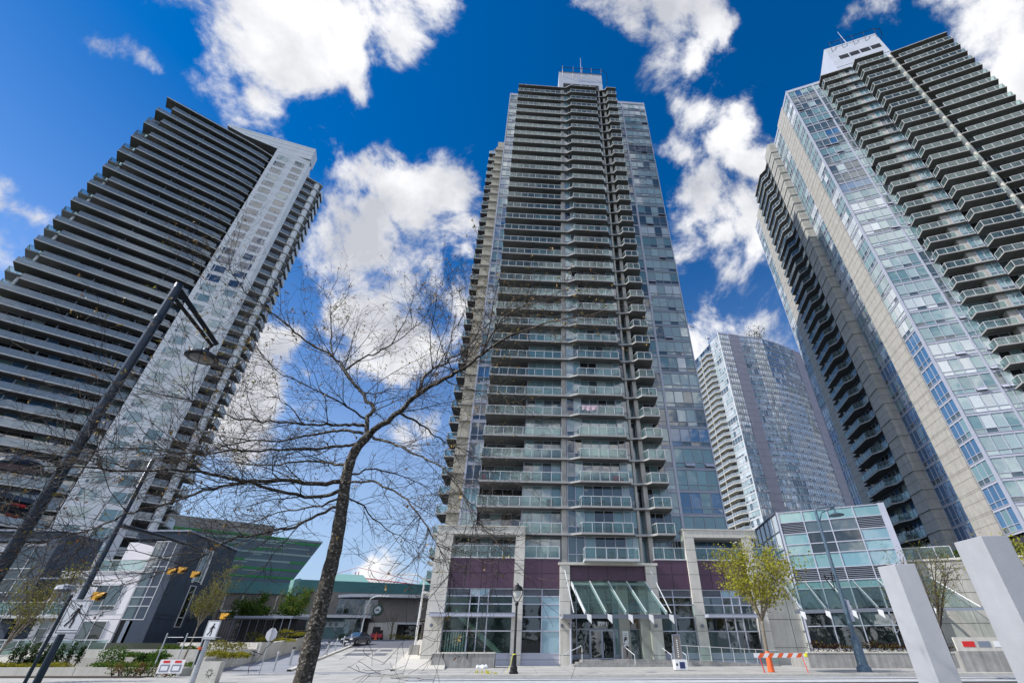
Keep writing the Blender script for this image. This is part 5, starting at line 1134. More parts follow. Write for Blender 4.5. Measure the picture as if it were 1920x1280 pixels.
    root = thing('street_lamp', 'short white curved lamp before the brown cafe building', 'street lamp', (x, D, 2.4)); m = MB(); m.tube([(x, D, 2.4), (x, D, 6.6), (x + .4, D, 7.6), (x + 1.2, D, 7.9), (x + 2.4, D, 7.9)], .10, 'metal_white', 6); m.build('pole', root); m = MB(); m.box(WF, x + 2.2, x + 3.2, D - .2, D + .2, 7.8, 8.0, 'metal_white'); m.build('lamp_head', root)
far_lamps()
def stop_sign():
    D = 39.5; x = ray(484, 1268)[0] * D; D = 39.5
    root = thing('stop_sign', 'back of a grey octagonal stop sign on a thin post by the walkway', 'sign', (x, D, 0)); m = MB(); zt = 2.35; m.tube([(x, D, 0), (x, D, zt + .45)], .04, 'galv', 6); m.build('post', root)
    m = MB(); c = V(x, D - .0, zt); pts = [(c.x + .42 * math.cos(math.pi / 8 + i * math.pi / 4), c.z + .42 * math.sin(math.pi / 8 + i * math.pi / 4)) for i in range(8)]
    m.face([(a, D + .05, b) for a, b in pts], 'sign_back'); m.face([(a, D + .07, b) for a, b in pts][::-1], 'red')
    for i in range(8): a, b = pts[i], pts[(i + 1) % 8]; m.face([(a[0], D + .05, a[1]), (a[0], D + .07, a[1]), (b[0], D + .07, b[1]), (b[0], D + .05, b[1])], 'sign_back')
    m.build('sign_plate', root)
    m = MB(); px = P(320, 1250, 34.5); F = Fr(px[0], 34.5, 3); m.box(F, -.75, .75, -.02, .02, .25, .95, 'cream_panel')
    for u in (-.35, .35): m.box(F, u - .2, u + .2, -.03, -.02, .78, .9, 'red'); m.box(F, u - .28, u + .28, -.03, -.02, .33, .7, 'metal_grey'); m.box(F, u - .2, u + .2, -.035, -.03, .4, .62, 'white_paint')
    m.box(F, -.6, -.55, 0, .04, 0, .3, 'galv'); m.box(F, .55, .6, 0, .04, 0, .3, 'galv'); single('notice_sign', m, 'low white notice board with two red headings beside the planter wall', 'sign', (px[0], 34.5, 0))
stop_sign()
def bollards():
    names = ['nearest the stop sign, slim and silver', 'dark with a black cap, second from the street', 'dark with a black cap, right of the tree trunk', 'slim and pale, just past the second dark-capped one', 'slim, halfway along the driveway kerb', 'white topped, in front of the parked car']
    spec = [(511, 1262, 0), (541, 1252, 1), (612, 1226, 1), (628, 1219, 0), (642, 1214, 0), (656, 1208, 2)]
    for i, (px, py, kd) in enumerate(spec):
        D = 43 + i * 4.6 + (0 if i < 2 else 3); x = ray(px, py)[0] * D; z = max(0, .063 * (D - 43)); h = 1.15
        root = thing('bollard', 'bollard ' + names[i], 'bollard', (x, D, z), 'bollards along the side road'); m = MB(); m.lathe((x, D, z), [(.11 if kd == 1 else .07, 0), (.10 if kd == 1 else .06, h)], 'galv' if kd == 1 else 'metal_white' if kd == 2 else 'galv', 10); m.build('post', root)
        m = MB(); m.lathe((x, D, z + h), [(.12 if kd == 1 else .065, 0), (.12 if kd == 1 else .065, .14), (0, .15)], 'black' if kd == 1 else 'metal_white', 10); m.build('cap', root)
bollards()
def planter_wall_c():
    m = MB(); a, b = US(FC, 806, 1250, -8.6), US(FC, 926, 1250, -8.6)
    m.box(FC, a, b, -8.6, -6.4, .1, 1.1, 'concrete_grey'); m.box(FC, a - .1, b + .02, -8.65, -6.35, 1.103, 1.2, 'concrete_light')
    for u in (a + 1.0, a + 3.0): m.box(FC, u - .04, u + .04, -8.66, -8.58, .75, 1.14, 'dark_in')
    single('bench_wall', m, 'weathered grey concrete bench wall at the left corner of the podium', 'wall', FC.w(a, -8, .1))
    m = MB(); c = FC.w(b - 1.0, -9.0, .1)
    for i in range(5): 
        q = (c[0] + (i - 2) * .18 + R.uniform(-.05, .05), c[1] + R.uniform(-.1, .1)); r = R.uniform(.13, .2); m.lathe((q[0], q[1], .1), [(0, r * 1.6), (r * .6, r * 1.5), (r, r * .7), (r * .9, .02), (0, .01)], 'white_paint', 7)
    single('rubbish_bag', m, 'crumpled white rubbish bags on the pavement before the bench wall', 'bag', c)
planter_wall_c()
def kiosk():
    D = 42.0; x = ray(1276, 1255)[0] * D + .0; F = Fr(x, D, 2)
    root = thing('sign_pillar', 'brown sign pillar on a white electrical box with a blue panel, right of the steps', 'sign pillar', (x, D, .1)); m = MB(); m.box(F, -.44, .44, -.34, .34, .12, .8, 'white_paint'); m.box(F, -.5, .5, -.4, .4, .1, .18, 'concrete_grey'); m.box(F, -.1, .3, -.36, -.34, .26, .66, 'navy'); m.box(F, -.36, -.24, -.35, -.34, .42, .58, 'black'); m.build('box', root)
    m = MB(); m.box(F, -.28, .28, .1, .3, .8, 2.35, 'brown'); m.box(F, -.30, -.26, .08, .32, .8, 2.4, 'metal_grey'); m.box(F, .26, .30, .08, .32, .8, 2.4, 'metal_grey'); m.box(F, -.30, .30, .08, .32, 2.35, 2.42, 'metal_grey')
    for i in range(9): m.box(F, -.04, .05, .085, .1, .95 + i * .13, 1.02 + i * .13, 'white_panel')
    m.build('panel', root)
kiosk()
def barricade():
    D = 38.6; xa = ray(1414, 1228)[0] * D; xb = ray(1516, 1230)[0] * D; F = Fr(xa, D, 4); w = math.hypot(xb - xa, .2)
    root = thing('barricade', 'orange and white striped barricade board on thin legs at the orange-guarded tree', 'barricade', (xa, D, .1)); m = MB(); n = 11; z0, z1 = .98, 1.24
    for i in range(n):
        u0, u1 = w * i / n, w * (i + 1) / n; s = .12; c = 'white_paint' if i % 2 == 0 else 'orange'
        a = [F.w(max(0, u0 - s), -.02, z0), F.w(min(w, u1 - s) if i < n - 1 else w, -.02, z0), F.w(min(w, u1 + s), -.02, z1), F.w(u0 + s if i else 0, -.02, z1)]; m.face(a, c)
    m.box(F, 0, w, -.018, .02, z0, z1, 'white_paint'); m.build('board', root)
    for u in (.35, w - .35):
        for dn in (-.35, .35):
            m = MB(); m.tube([F.w(u, .0, 1.1), F.w(u + (.0 if dn < 0 else .35), dn, .1)], .022, 'red', 5); m.build('leg', root)
    m = MB(); m.lathe(F.w(w - .05, -.05, 1.12), [(0, .16), (.1, .1), (.13, 0), (.1, -.1), (0, -.12)], 'tape', 8); m.build('warning_lamp', root)
barricade()
def pillars():
    for (mid, left, right, h, lab) in (((6.74, 10.0), (6.63, 10.40), (7.09, 9.91), 1.36, 'shorter white angular pillar standing in the foreground, left of the other'), ((6.29, 7.18), (6.28, 7.72), (6.66, 7.14), 1.36, 'larger white angular pillar in the foreground at the right edge')):
        back = (left[0] + right[0] - mid[0], left[1] + right[1] - mid[1]); m = MB(); m.prism(ccw([mid, right, back, left]), -.05, EYE + h, 'pillar_white')
        o = single('white_pillar', m, lab, 'pillar', (mid[0], mid[1], 0), 'white pillars in the foreground'); bv = o.modifiers.new('bevel', 'BEVEL'); bv.width = .006; bv.segments = 2
pillars()

# ================================================================ car and person
def car():
    D = 70.5; x = ray(668, 1204)[0] * D; z = .063 * (D - 43) + .02; Fc = Fr(x, D, -12 + 0)
    # local: u across, n along the length (front towards the camera)
    root = thing('parked_car', 'dark grey sedan facing the camera at the top of the side road', 'car', (x, D, z)); w = .90
    def sect(n, pts): return [Fc.w(u, n, z + zz) for (u, zz) in pts]
    prof = [(-2.25, .42, .70, .80, .30), (-2.1, .62, .76, .86, .28), (-1.2, .78, .88, .90, .26), (-.75, .86, .92, .90, .26), (.9, .90, .96, .90, .26), (1.9, .86, 1.0, .88, .26), (2.2, .70, .94, .82, .32)]
    m = MB()
    S = []
    for (n, zm, zt, ww, zb) in prof: S.append(sect(n, [(-ww, zb), (-ww - .0, zm), (-ww * .93, zt), (ww * .93, zt), (ww, zm), (ww, zb)]))
    for a, b in zip(S[:-1], S[1:]):
        for i in range(6): j = (i + 1) % 6; m.face([a[i], a[j], b[j], b[i]], 'car')
    m.face(S[0][::-1], 'car'); m.face(S[-1], 'car')
    roof = [sect(-.15, [(-.60, 1.40), (.60, 1.40)]), sect(.9, [(-.60, 1.42), (.60, 1.42)])]; base = [sect(-.95, [(-.80, .91), (.80, .91)]), sect(1.75, [(-.80, 1.0), (.80, 1.0)])]
    m.face([roof[0][0], roof[0][1], roof[1][1], roof[1][0]], 'car'); m.build('body', root)
    m = MB(); m.face([base[0][0], base[0][1], roof[0][1], roof[0][0]], 'glass', (.05,.08,.12)); m.face([base[1][1], base[1][0], roof[1][0], roof[1][1]], 'glass', (.02,.03,.04))
    m.face([base[0][1], base[1][1], roof[1][1], roof[0][1]], 'glass', (.02,.03,.04)); m.face([base[1][0], base[0][0], roof[0][0], roof[1][0]], 'glass', (.02,.03,.04)); m.build('windscreen', root)
    for u in (-.84, .84):
        for n in (-1.4, 1.35): m = MB(); m.tube([Fc.w(u - .1, n, z + .32), Fc.w(u + .1, n, z + .32)], .32, 'tyre', 16); q = m.build('wheel', root); r = MB(); r.tube([Fc.w(u - .11, n, z + .32), Fc.w(u + .11, n, z + .32)], .19, 'galv', 10); r.build('rim', q)
    for u in (-.62, .62): m = MB(); m.box(Fc, u - .18, u + .18, -2.29, -2.1, z + .56, z + .70, 'white_paint'); m.build('headlight', root)
    m = MB(); m.box(Fc, -.36, .36, -2.285, -2.2, z + .50, z + .66, 'black'); m.box(Fc, -.25, .25, -2.30, -2.2, z + .34, z + .45, 'white_paint'); m.box(Fc, -.7, .7, -2.275, -2.2, z + .24, z + .32, 'black'); m.build('grille', root)
    # a second vehicle by the cafe, mostly hidden
    x2, D2 = ray(716, 1193)[0] * 89, 86.5; F2 = Fr(x2, D2, 15); m = MB(); m.box(F2, -.85, .85, -2, 2, 2.75, 3.25, 'crane'); m.prism(ccw(W2(F2, [(-.75, -1), (.75, -1), (.75, 1.5), (-.75, 1.5)])), 3.25, 3.75, 'dark_in')
    for s in (-.75, .75):
        for n in (-1.3, 1.3): m.tube([F2.w(s - .12, n, 2.76), F2.w(s + .12, n, 2.76)], .31, 'tyre', 10)
    single('parked_car', m, 'small red car far off in front of the cafe shrubs', 'car', (x2, D2, 2.45))
    m = MB(); c = V(ray(705, 1190)[0] * 83, 83.0, 2.45); m.lathe(c, [(.28, 0), (.26, .05), (.12, .4), (.03, 1.0), (0, 1.02)], 'orange', 8); single('traffic_cone', m, 'tall orange cone beside the cafe porch', 'cone', c)
car()
def person():
    # woman at the entrance, facing right, back to the street
    D = US(FC, 1176, 1231, -3.0); b = FC.w(D, -3.0, .60); X, Y, Z0 = b[0], b[1], .60
    me = bpy.data.meshes.new('person'); pts = {}; 
    J = [('pelvis', 0, 0, .95, .13), ('waist', .0, 0, 1.08, .11), ('chest', .01, 0, 1.27, .135), ('neckb', .0, 0, 1.42, .075), ('neck', .02, 0, 1.49, .052), ('chin', .035, 0, 1.545, .07), ('head', .02, 0, 1.62, .088), ('crown', .01, 0, 1.69, .06),
         ('hipL', .0, .08, .90, .095), ('kneeL', .03, .09, .49, .060), ('ankL', -.0, .09, .09, .042), ('toeL', .15, .09, .04, .036),
         ('hipR', .0, -.08, .90, .095), ('kneeR', .02, -.09, .49, .060), ('ankR', -.05, -.09, .09, .042), ('toeR', .10, -.09, .04, .036),
         ('shL', .0, .16, 1.38, .06), ('elL', .03, .21, 1.12, .043), ('wrL', .20, .17, .98, .03), ('haL', .27, .15, .99, .032),
         ('shR', .0, -.16, 1.38, .06), ('elR', .04, -.21, 1.12, .043), ('wrR', .22, -.17, 1.02, .03), ('haR', .29, -.15, 1.04, .032)]
    E = [('pelvis','waist'),('waist','chest'),('chest','neckb'),('neckb','neck'),('neck','chin'),('chin','head'),('head','crown'),('pelvis','hipL'),('hipL','kneeL'),('kneeL','ankL'),('ankL','toeL'),('pelvis','hipR'),('hipR','kneeR'),('kneeR','ankR'),('ankR','toeR'),('chest','shL'),('shL','elL'),('elL','wrL'),('wrL','haL'),('chest','shR'),('shR','elR'),('elR','wrR'),('wrR','haR')]
    ix = {j[0]: i for i, j in enumerate(J)}; me.from_pydata([(j[1], j[2], j[3]) for j in J], [(ix[a], ix[b]) for a, b in E], [])
    def skin(me, name, rads, mt, parent=None):
        o = bpy.data.objects.new(name, me); COL.objects.link(o); md = o.modifiers.new('skin', 'SKIN'); bpy.context.view_layer.objects.active = o
        for i, v in enumerate(me.skin_vertices[0].data if me.skin_vertices else []): v.radius = (rads[i], rads[i]); v.use_root = i == 0
        o.modifiers.new('sub', 'SUBSURF').render_levels = 2; me.materials.append(MATS[mt]); return o
    def sk(me, name, rads, mt):
        if not me.skin_vertices: 
            o = bpy.data.objects.new(name, me); COL.objects.link(o); bpy.context.view_layer.objects.active = o; o.select_set(True); md = o.modifiers.new('skin', 'SKIN')
            try: bpy.ops.mesh.customdata_skin_add()
            except Exception: pass
        for i, v in enumerate(me.skin_vertices[0].data): v.radius = (rads[i], rads[i]); v.use_root = (i == 0)
        s = o.modifiers.new('sub', 'SUBSURF'); s.levels = 2; s.render_levels = 2; me.materials.append(MATS[mt]); return o
    o = sk(me, 'person', [j[4] for j in J], 'skin'); o.location = (X, Y, Z0); o.rotation_euler = (0, 0, rad(8)); o.scale = (1.04, 1.04, 1.04); tag(o, 'woman in white jacket and dark trousers, long dark hair, standing facing right at the entrance', 'person')
    def cloth(name, names, edges, grow, mt):
        me2 = bpy.data.meshes.new(name); ids = {n: i for i, n in enumerate(names)}; me2.from_pydata([J[ix[n]][1:4] for n in names], [(ids[a], ids[b]) for a, b in edges], [])
        c = sk(me2, name, [J[ix[n]][4] + grow for n in names], mt); c.parent = o; return c
    cloth('jacket', ['chest', 'waist', 'pelvis', 'neckb', 'shL', 'elL', 'wrL', 'shR', 'elR', 'wrR'], [('chest','waist'),('waist','pelvis'),('chest','neckb'),('chest','shL'),('shL','elL'),('elL','wrL'),('chest','shR'),('shR','elR'),('elR','wrR')], .055, 'cloth_white')
    cloth('trousers', ['pelvis', 'hipL', 'kneeL', 'ankL', 'hipR', 'kneeR', 'ankR'], [('pelvis','hipL'),('hipL','kneeL'),('kneeL','ankL'),('pelvis','hipR'),('hipR','kneeR'),('kneeR','ankR')], .014, 'cloth_dark')
    m = MB(); m.lathe((0, 0, 1.60), [(0, .14), (.07, .125), (.108, .06), (.115, 0), (.11, -.1), (.10, -.2), (.06, -.34), (0, -.36)], 'hair', 12)
    m.v = [((v[0] - .03) if v[2] > 1.5 else v[0] - .07, v[1], v[2]) for v in m.v]; h = m.build('hair'); h.parent = o
    for q in bpy.context.selected_objects: q.select_set(False)
person()

# ================================================================ trees and plants
def leafq(m, p, s, mt, rr=R):
    a = Vector((rr.gauss(0, 1), rr.gauss(0, 1), rr.gauss(0, 1))).normalized(); b = a.cross(Vector((rr.gauss(0, 1), rr.gauss(0, 1), rr.gauss(0, 1)))).normalized()
    w = s * rr.uniform(.6, 1.2); l = s * rr.uniform(.8, 1.4); p = Vector(p)
    m.face([tuple(p), tuple(p + a * l * .5 + b * w * .35), tuple(p + a * l), tuple(p + a * l * .5 - b * w * .35)], mt)
def spline(pts, n):
    """Catmull-Rom through points, n samples per segment"""
    P_ = [pts[0]] + pts + [pts[-1]]; o = []
    for i in range(1, len(P_) - 2):
        for k in range(n):
            t = k / n; a, b, c, d = P_[i - 1], P_[i], P_[i + 1], P_[i + 2]
            o.append(.5 * ((2 * b) + (c - a) * t + (2 * a - 5 * b + 4 * c - d) * t * t + (3 * b - a - 3 * c + d) * t ** 3))
    o.append(pts[-1]); return o
def twig(m, lm, p, d, L, r, depth, rr, mt, tips, up=.15, leafm=None, leafs=.03, leafn=2, wig=.35, dens=1.0):
    """a branch that bends, forks and carries smaller ones"""
    n = 5 if depth > 0 else 4; pts = [p.copy()]; rs = [r]; d = d.normalized()
    for i in range(n):
        d = (d + Vector((rr.gauss(0, 1), rr.gauss(0, 1), rr.gauss(0, 1) + up)) * wig / n ** .5 * .6).normalized(); p = p + d * L / n; pts.append(p.copy()); rs.append(max(.0019, r * (1 - .75 * (i + 1) / n)))
    m.tube(pts, rs, mt, 3 if r < .008 else 5, False)
    if depth > 0:
        k = int((L / .11) * dens * (.75 if depth > 1 else 1)) + 1
        for _ in range(k):
            t = rr.uniform(.15, 1); i = min(n - 1, int(t * n)); q = pts[i].lerp(pts[i + 1], t * n - i); dd = (pts[i + 1] - pts[i]).normalized()
            s = dd.cross(Vector((rr.gauss(0, 1), rr.gauss(0, 1), rr.gauss(0, 1)))).normalized(); a = rr.uniform(.45, 1.15)
            twig(m, lm, q, dd * math.cos(a) + s * math.sin(a), L * rr.uniform(.28, .55), max(.0022, rs[i] * .6), depth - 1, rr, mt, tips, up, leafm, leafs, leafn, wig, dens)
    else: tips.append(p)
def near_tree():
    rr = random.Random(11); root_p = V(*P(560, 1310, 7.0)); x0, y0 = root_p.x, root_p.y
    def Q(px, py, D): return V(*P(px, py, D))
    tr = [V(x0 - .02, y0, 0), Q(570, 1267, 7.0), Q(592, 1174, 7.0), Q(615.5, 1080, 6.98), Q(630, 1020, 6.96), Q(642, 945, 6.94), Q(651, 885, 6.92), Q(667, 843, 6.88), Q(695, 812, 6.85)]
    root = thing('bare_tree', 'nearly bare tree with a mottled dark trunk in the foreground, fine branches spreading wide', 'tree', (x0, y0, 0))
    T = MB(); s = spline(tr, 6); n = len(s); rs = [lerp(.122, .062, (i / n) ** .9) * (1 + .05 * math.sin(i * 1.7)) + (.05 if i < 3 else 0) for i in range(n)]; T.tube(s, rs, 'bark_main', 14); T.build('trunk', root, smooth=True)
    L = MB(); M2 = MB(); tips = []
    limbs = [  # (points px,py,D), start radius
        ([(695,812,6.85),(740,778,6.8),(781,742,6.7),(834,710,6.5),(870,690,6.3),(903,664,6.1),(960,628,5.8),(1030,606,5.5),(1088,592,5.2)], .047),
        ([(781,742,6.7),(798,702,6.8),(834,680,6.9),(876,650,7.0),(900,620,7.1),(940,590,7.3),(990,560,7.5)], .026),
        ([(903,664,6.1),(940,600,6.0),(985,572,5.9),(1045,560,5.7)], .018),
        ([(692,815,6.85),(686,785,6.9),(700,768,7.0),(672,733,7.1),(648,693,7.2),(624,668,7.2),(581,644,7.1),(552,621,7.0),(506,582,6.8),(466,552,6.6),(440,520,6.4),(424,490,6.2)], .036),
        ([(648,693,7.2),(670,677,7.3),(709,660,7.4),(735,644,7.5),(781,611,7.6),(801,585,7.7),(806,560,7.8)], .020),
        ([(624,668,7.2),(620,640,7.4),(619,605,7.5),(617,562,7.7),(597,532,7.8)], .016),
        ([(735,644,7.5),(760,600,7.8),(772,565,8.0),(790,540,8.2)], .012),
        ([(834,680,6.9),(850,620,7.2),(868,590,7.4),(860,545,7.7)], .012),
        ([(686,798,6.9),(655,796,6.8),(624,798,6.6),(571,795,6.3),(506,788,5.9),(447,785,5.5),(400,770,5.2),(350,745,4.9)], .026),
        ([(680,812,6.9),(640,808,7.0),(604,811,7.0),(538,824,6.9),(480,826,6.7),(420,836,6.4),(360,850,6.2),(300,842,5.9)], .024),
        ([(668,832,6.9),(640,835,6.7),(590,840,6.4),(506,844,5.9),(440,845,5.4),(360,850,5.0),(250,838,4.6),(160,850,4.3)], .024),
        ([(645,900,6.93),(600,905,6.8),(540,900,6.5),(470,902,6.1),(415,893,5.8),(330,880,5.3),(240,885,4.9),(120,872,4.5),(20,880,4.2)], .034),
        ([(641,918,6.94),(600,930,7.0),(540,925,6.8),(470,905,6.5),(400,915,6.0),(330,940,5.6),(250,960,5.2),(180,990,4.9),(80,1015,4.6),(-10,1040,4.4)], .028),
        ([(636,945,6.95),(600,965,6.8),(540,990,6.4),(480,1000,6.0),(430,1012,5.7),(380,1040,5.4),(300,1075,5.1),(260,1090,4.9)], .022),
        ([(655,872,6.9),(620,868,7.3),(560,866,7.7),(480,872,8.1),(400,860,8.5),(320,868,8.8)], .024),
        ([(700,820,6.85),(735,833,6.7),(768,844,6.5),(817,867,6.2),(850,900,6.0),(880,950,5.8),(900,985,5.7)], .022),
        ([(752,775,6.78),(780,790,7.0),(801,805,7.2),(834,828,7.5),(880,850,7.8),(915,880,8.0)], .020),
        ([(648,905,6.92),(690,902,6.6),(730,915,6.3),(770,945,6.0),(800,990,5.8),(830,1040,5.6),(845,1080,5.5)], .018),
        ([(650,893,6.92),(700,880,7.3),(750,890,7.8),(800,915,8.1),(850,950,8.4)], .016),
        ([(642,925,6.94),(680,950,7.2),(720,990,7.6),(760,1010,8.0),(790,1050,8.3)], .014),
        ([(600,1180,7.0),(560,1182,6.6),(520,1198,6.2),(485,1230,5.9),(465,1262,5.7)], .009),
        ([(606,1125,6.9),(605,1160,6.85),(622,1172,6.8),(640,1205,6.7)], .010),
        ([(640,930,6.95),(590,950,7.4),(520,960,7.8),(450,985,8.2),(390,975,8.6)], .018),
        ([(672,733,7.1),(700,740,7.4),(740,730,7.7),(790,735,8.0),(850,760,8.4)], .012),
        ([(834,710,6.5),(880,730,6.4),(930,735,6.2),(985,760,6.0)], .012),
        ([(506,582,6.8),(480,640,6.6),(455,700,6.4),(452,745,6.2)], .007),
        ([(686,785,6.9),(640,755,6.5),(590,730,6.1),(530,700,5.7),(490,668,5.5)], .016),
        ([(571,795,6.3),(540,760,6.2),(500,742,6.0),(455,735,5.8)], .010)]
    for li, (pp, r) in enumerate(limbs):
        pts = spline([Q(*q) for q in pp], 4); n = len(pts)
        for i in range(1, n - 1): pts[i] = pts[i] + Vector((rr.gauss(0, 1), rr.gauss(0, 1), rr.gauss(0, 1))) * .012
        rs = [max(.0032, r * 1.12 * (1 - .88 * (i / (n - 1)) ** .8)) for i in range(n)]; L.tube(pts, rs, 'bark_main' if r > .02 else 'bark', 7 if r > .015 else 5)
        if li in (20, 21): continue
        tot = sum((pts[i + 1] - pts[i]).length for i in range(n - 1)); k = int(tot / (.075 if r > .012 else .11))
        for _ in range(k):
            t = rr.uniform(.10, 1.0) ** .85 * (n - 1.001); i = int(t); q = pts[i].lerp(pts[i + 1], t - i); dd = (pts[i + 1] - pts[i]).normalized()
            s = dd.cross(Vector((rr.gauss(0, 1), rr.gauss(0, 1), rr.gauss(0, 1)))).normalized(); a = rr.uniform(.4, 1.1)
            big = rr.random() < .28
            twig(M2, None, q, dd * math.cos(a) + V(s.x, s.y, s.z * .55) * math.sin(a) + V(0, 0, .04), (rr.uniform(.9, 1.6) if big else rr.uniform(.3, .85)) * (1.1 if r > .02 else .85), min(.0095, max(.0055, rs[i] * .42)) if big else min(.006, max(.0036, rs[i] * .3)), 2 if big else 1, rr, 'bark', tips, .10, wig=.52, dens=.66)
    L.build('limb', root, smooth=True); M2.build('twigs', root)['kind'] = 'stuff'
    B = MB()
    for p in tips:
        hi = p.z > 4.6 or p.x < -4.6 and rr.random() < .15
        if rr.random() < (.42 if hi else .05):
            for _ in range(rr.randint(2, 5)): leafq(B, p + V(rr.gauss(0, .012), rr.gauss(0, .012), rr.gauss(0, .012)), rr.uniform(.018, .042), 'bud' if rr.random() < .55 else 'leaf_rust' if rr.random() < .5 else 'leaf_olive', rr)
    B.build('buds', root)['kind'] = 'stuff'
near_tree()
def leafy_tree(name, label, base, h, crown, leaf, nleaf, leafsize, trunk_r, seed, forks=6, bark='bark_pale', guard=None, sparse=1.0, group=None, hold=.3):
    """crown = (dx, dy, dz_centre, rx, ry, rz) relative to the base"""
    rr = random.Random(seed); root = thing(name, label, 'tree', base, group); b = V(*base); c = b + V(crown[0], crown[1], crown[2]); rad_ = V(crown[3], crown[4], crown[5])
    T = MB(); f = b + V(crown[0] * hold, crown[1] * hold, h * hold); T.tube(spline([b, b.lerp(f, .5) + V(rr.gauss(0, .04), 0, 0), f], 4), [trunk_r * (1 - .35 * i / 8) for i in range(9)], bark, 9)
    if guard: T.lathe(b + V(0, 0, .01), [(.24, 0), (.20, .4), (.18, 1.15), (.15, 1.2)], guard, 12)
    T.build('trunk', root, smooth=True); Bm = MB(); Lf = MB(); ends = []
    for i in range(forks):
        th = i * 2.4 + rr.uniform(-.4, .4); el = rr.uniform(.15, 1.0)
        e = c + V(rad_.x * .85 * math.cos(th) * math.cos(el), rad_.y * .85 * math.sin(th) * math.cos(el), rad_.z * .9 * (math.sin(el) * 1.5 - .55)); mid = f.lerp(e, .45) + V(rr.gauss(0, .1), rr.gauss(0, .1), .25); s = spline([f, mid, e], 5)
        Bm.tube(s, [max(.008, trunk_r * .5 * (1 - .9 * k / (len(s) - 1))) for k in range(len(s))], bark, 5)
        for _ in range(9):
            k = rr.randint(3, len(s) - 2); dd = (s[k + 1] - s[k]).normalized(); sd_ = dd.cross(V(rr.gauss(0, 1), rr.gauss(0, 1), rr.gauss(0, 1))).normalized(); q = s[k]; ln = rr.uniform(.35, .8) * min(rad_.x, rad_.z); e2 = q + (dd * .6 + sd_ + V(0, 0, .4)).normalized() * ln; s2 = spline([q, q.lerp(e2, .5) + V(0, 0, .06), e2], 3)
            Bm.tube(s2, [.018, .015, .012, .01, .008, .006, .005][:len(s2)], bark, 3); ends += s2[2:]
        ends += s[3:]
    Bm.build('branches', root)['kind'] = 'stuff'
    for _ in range(nleaf):
        q = rr.choice(ends); p = q + V(rr.gauss(0, 1), rr.gauss(0, 1), rr.gauss(0, 1)) * (.13 * sparse * rad_.x ** .5); leafq(Lf, p, leafsize, leaf if rr.random() < .8 else 'leaf_olive', rr)
    Lf.build('crown', root)['kind'] = 'stuff'
bt = P(1450, 1260, 40)
leafy_tree('street_tree', 'young lime-green leafing tree with an orange trunk guard before the podium', (ray(1446, 1256)[0] * 39.6, 39.6, .12), 9.6, (.3, 0, 6.2, 3.8, 3.0, 3.4), 'leaf_lime', 5600, .18, .15, 5, 11, guard='orange', hold=.32)
leafy_tree('street_tree', 'sparse budding tree standing behind the shorter white pillar', (ray(1785, 1250)[0] * 33, 33.0, .12), 8.0, (.6, 0, 5.2, 2.6, 2.2, 2.6), 'leaf_olive', 2300, .10, .17, 8, 12, bark='bark', hold=.3)
leafy_tree('street_tree', 'green tree cut off by the right edge beside the big white pillar', (ray(1990, 1240)[0] * 30, 30.0, .1), 8.5, (0.2, 0, 5.6, 2.2, 2, 2.6), 'leaf_lime', 1800, .16, .14, 9, 9)
leafy_tree('street_tree', 'pale green young tree at the left edge before the charcoal townhouse', (ray(-30, 1262)[0] * 30, 30.0, .3), 6.4, (.9, .3, 3.9, 1.9, 1.5, 2.3), 'leaf_olive', 2200, .11, .08, 13, 9, hold=.2)
leafy_tree('street_tree', 'slender young tree tied to stakes in the planter before the charcoal wall', (ray(336, 1252)[0] * 37.5, 37.5, .5), 6.6, (.5, 0, 4.5, 1.15, 1.1, 2.5), 'leaf_olive', 2600, .10, .06, 14, 10, hold=.34)
leafy_tree('green_tree', 'bushy green tree left of the stop sign in front of the teal-roofed building', (P(452, 1190, 66)[0], 66, 2.2), 5.2, (0, 0, 3.0, 2.3, 2, 2.1), 'leaf_green', 5200, .20, .10, 15, 9, bark='bark', group='trees before the library')
leafy_tree('green_tree', 'taller yellow-green tree right of the stop sign before the ribbed wall', (P(536, 1190, 68)[0], 68, 2.2), 6.4, (0, 0, 3.9, 2.1, 2, 2.9), 'leaf_green', 4600, .19, .10, 16, 9, bark='bark', group='trees before the library')
def bare_far(px, D, h, w, seed, lab, z0=2.45, mt='bark_pale'):
    rr = random.Random(seed); b = V(ray(px, 1190)[0] * D, D, z0); root = thing('bare_tree', lab, 'tree', b, 'bare trees far behind'); T = MB(); T.tube([b, b + V(0, 0, h * .35)], [.16, .11], mt, 6); T.build('trunk', root); M = MB(); t = []
    for i in range(9):
        a = i * 2.4; twig(M, None, b + V(0, 0, h * rr.uniform(.25, .4)), V(math.cos(a) * w / h * 1.2, math.sin(a) * w / h, 1), h * .62, .05, 2, rr, mt, t, .4, wig=.3, dens=.055 * 6 / h * 1.6)
    M.build('crown', root)
bare_far(490, 74, 6.5, 3, 31, 'bare brown tree between the two green trees'); bare_far(590, 76, 7, 3, 32, 'bare brown tree behind the left side of the big trunk'); bare_far(440, 80, 7.5, 3.5, 33, 'bare brown tree against the brown wall at left')
bare_far(733, 84, 5.5, 2.5, 34, 'small bare tree before the cafe windows'); bare_far(790, 80, 6, 2, 35, 'bare tree close to the left side of the podium'); bare_far(520, 88, 7.5, 3.5, 36, 'bare tree against the ribbed grey wall')
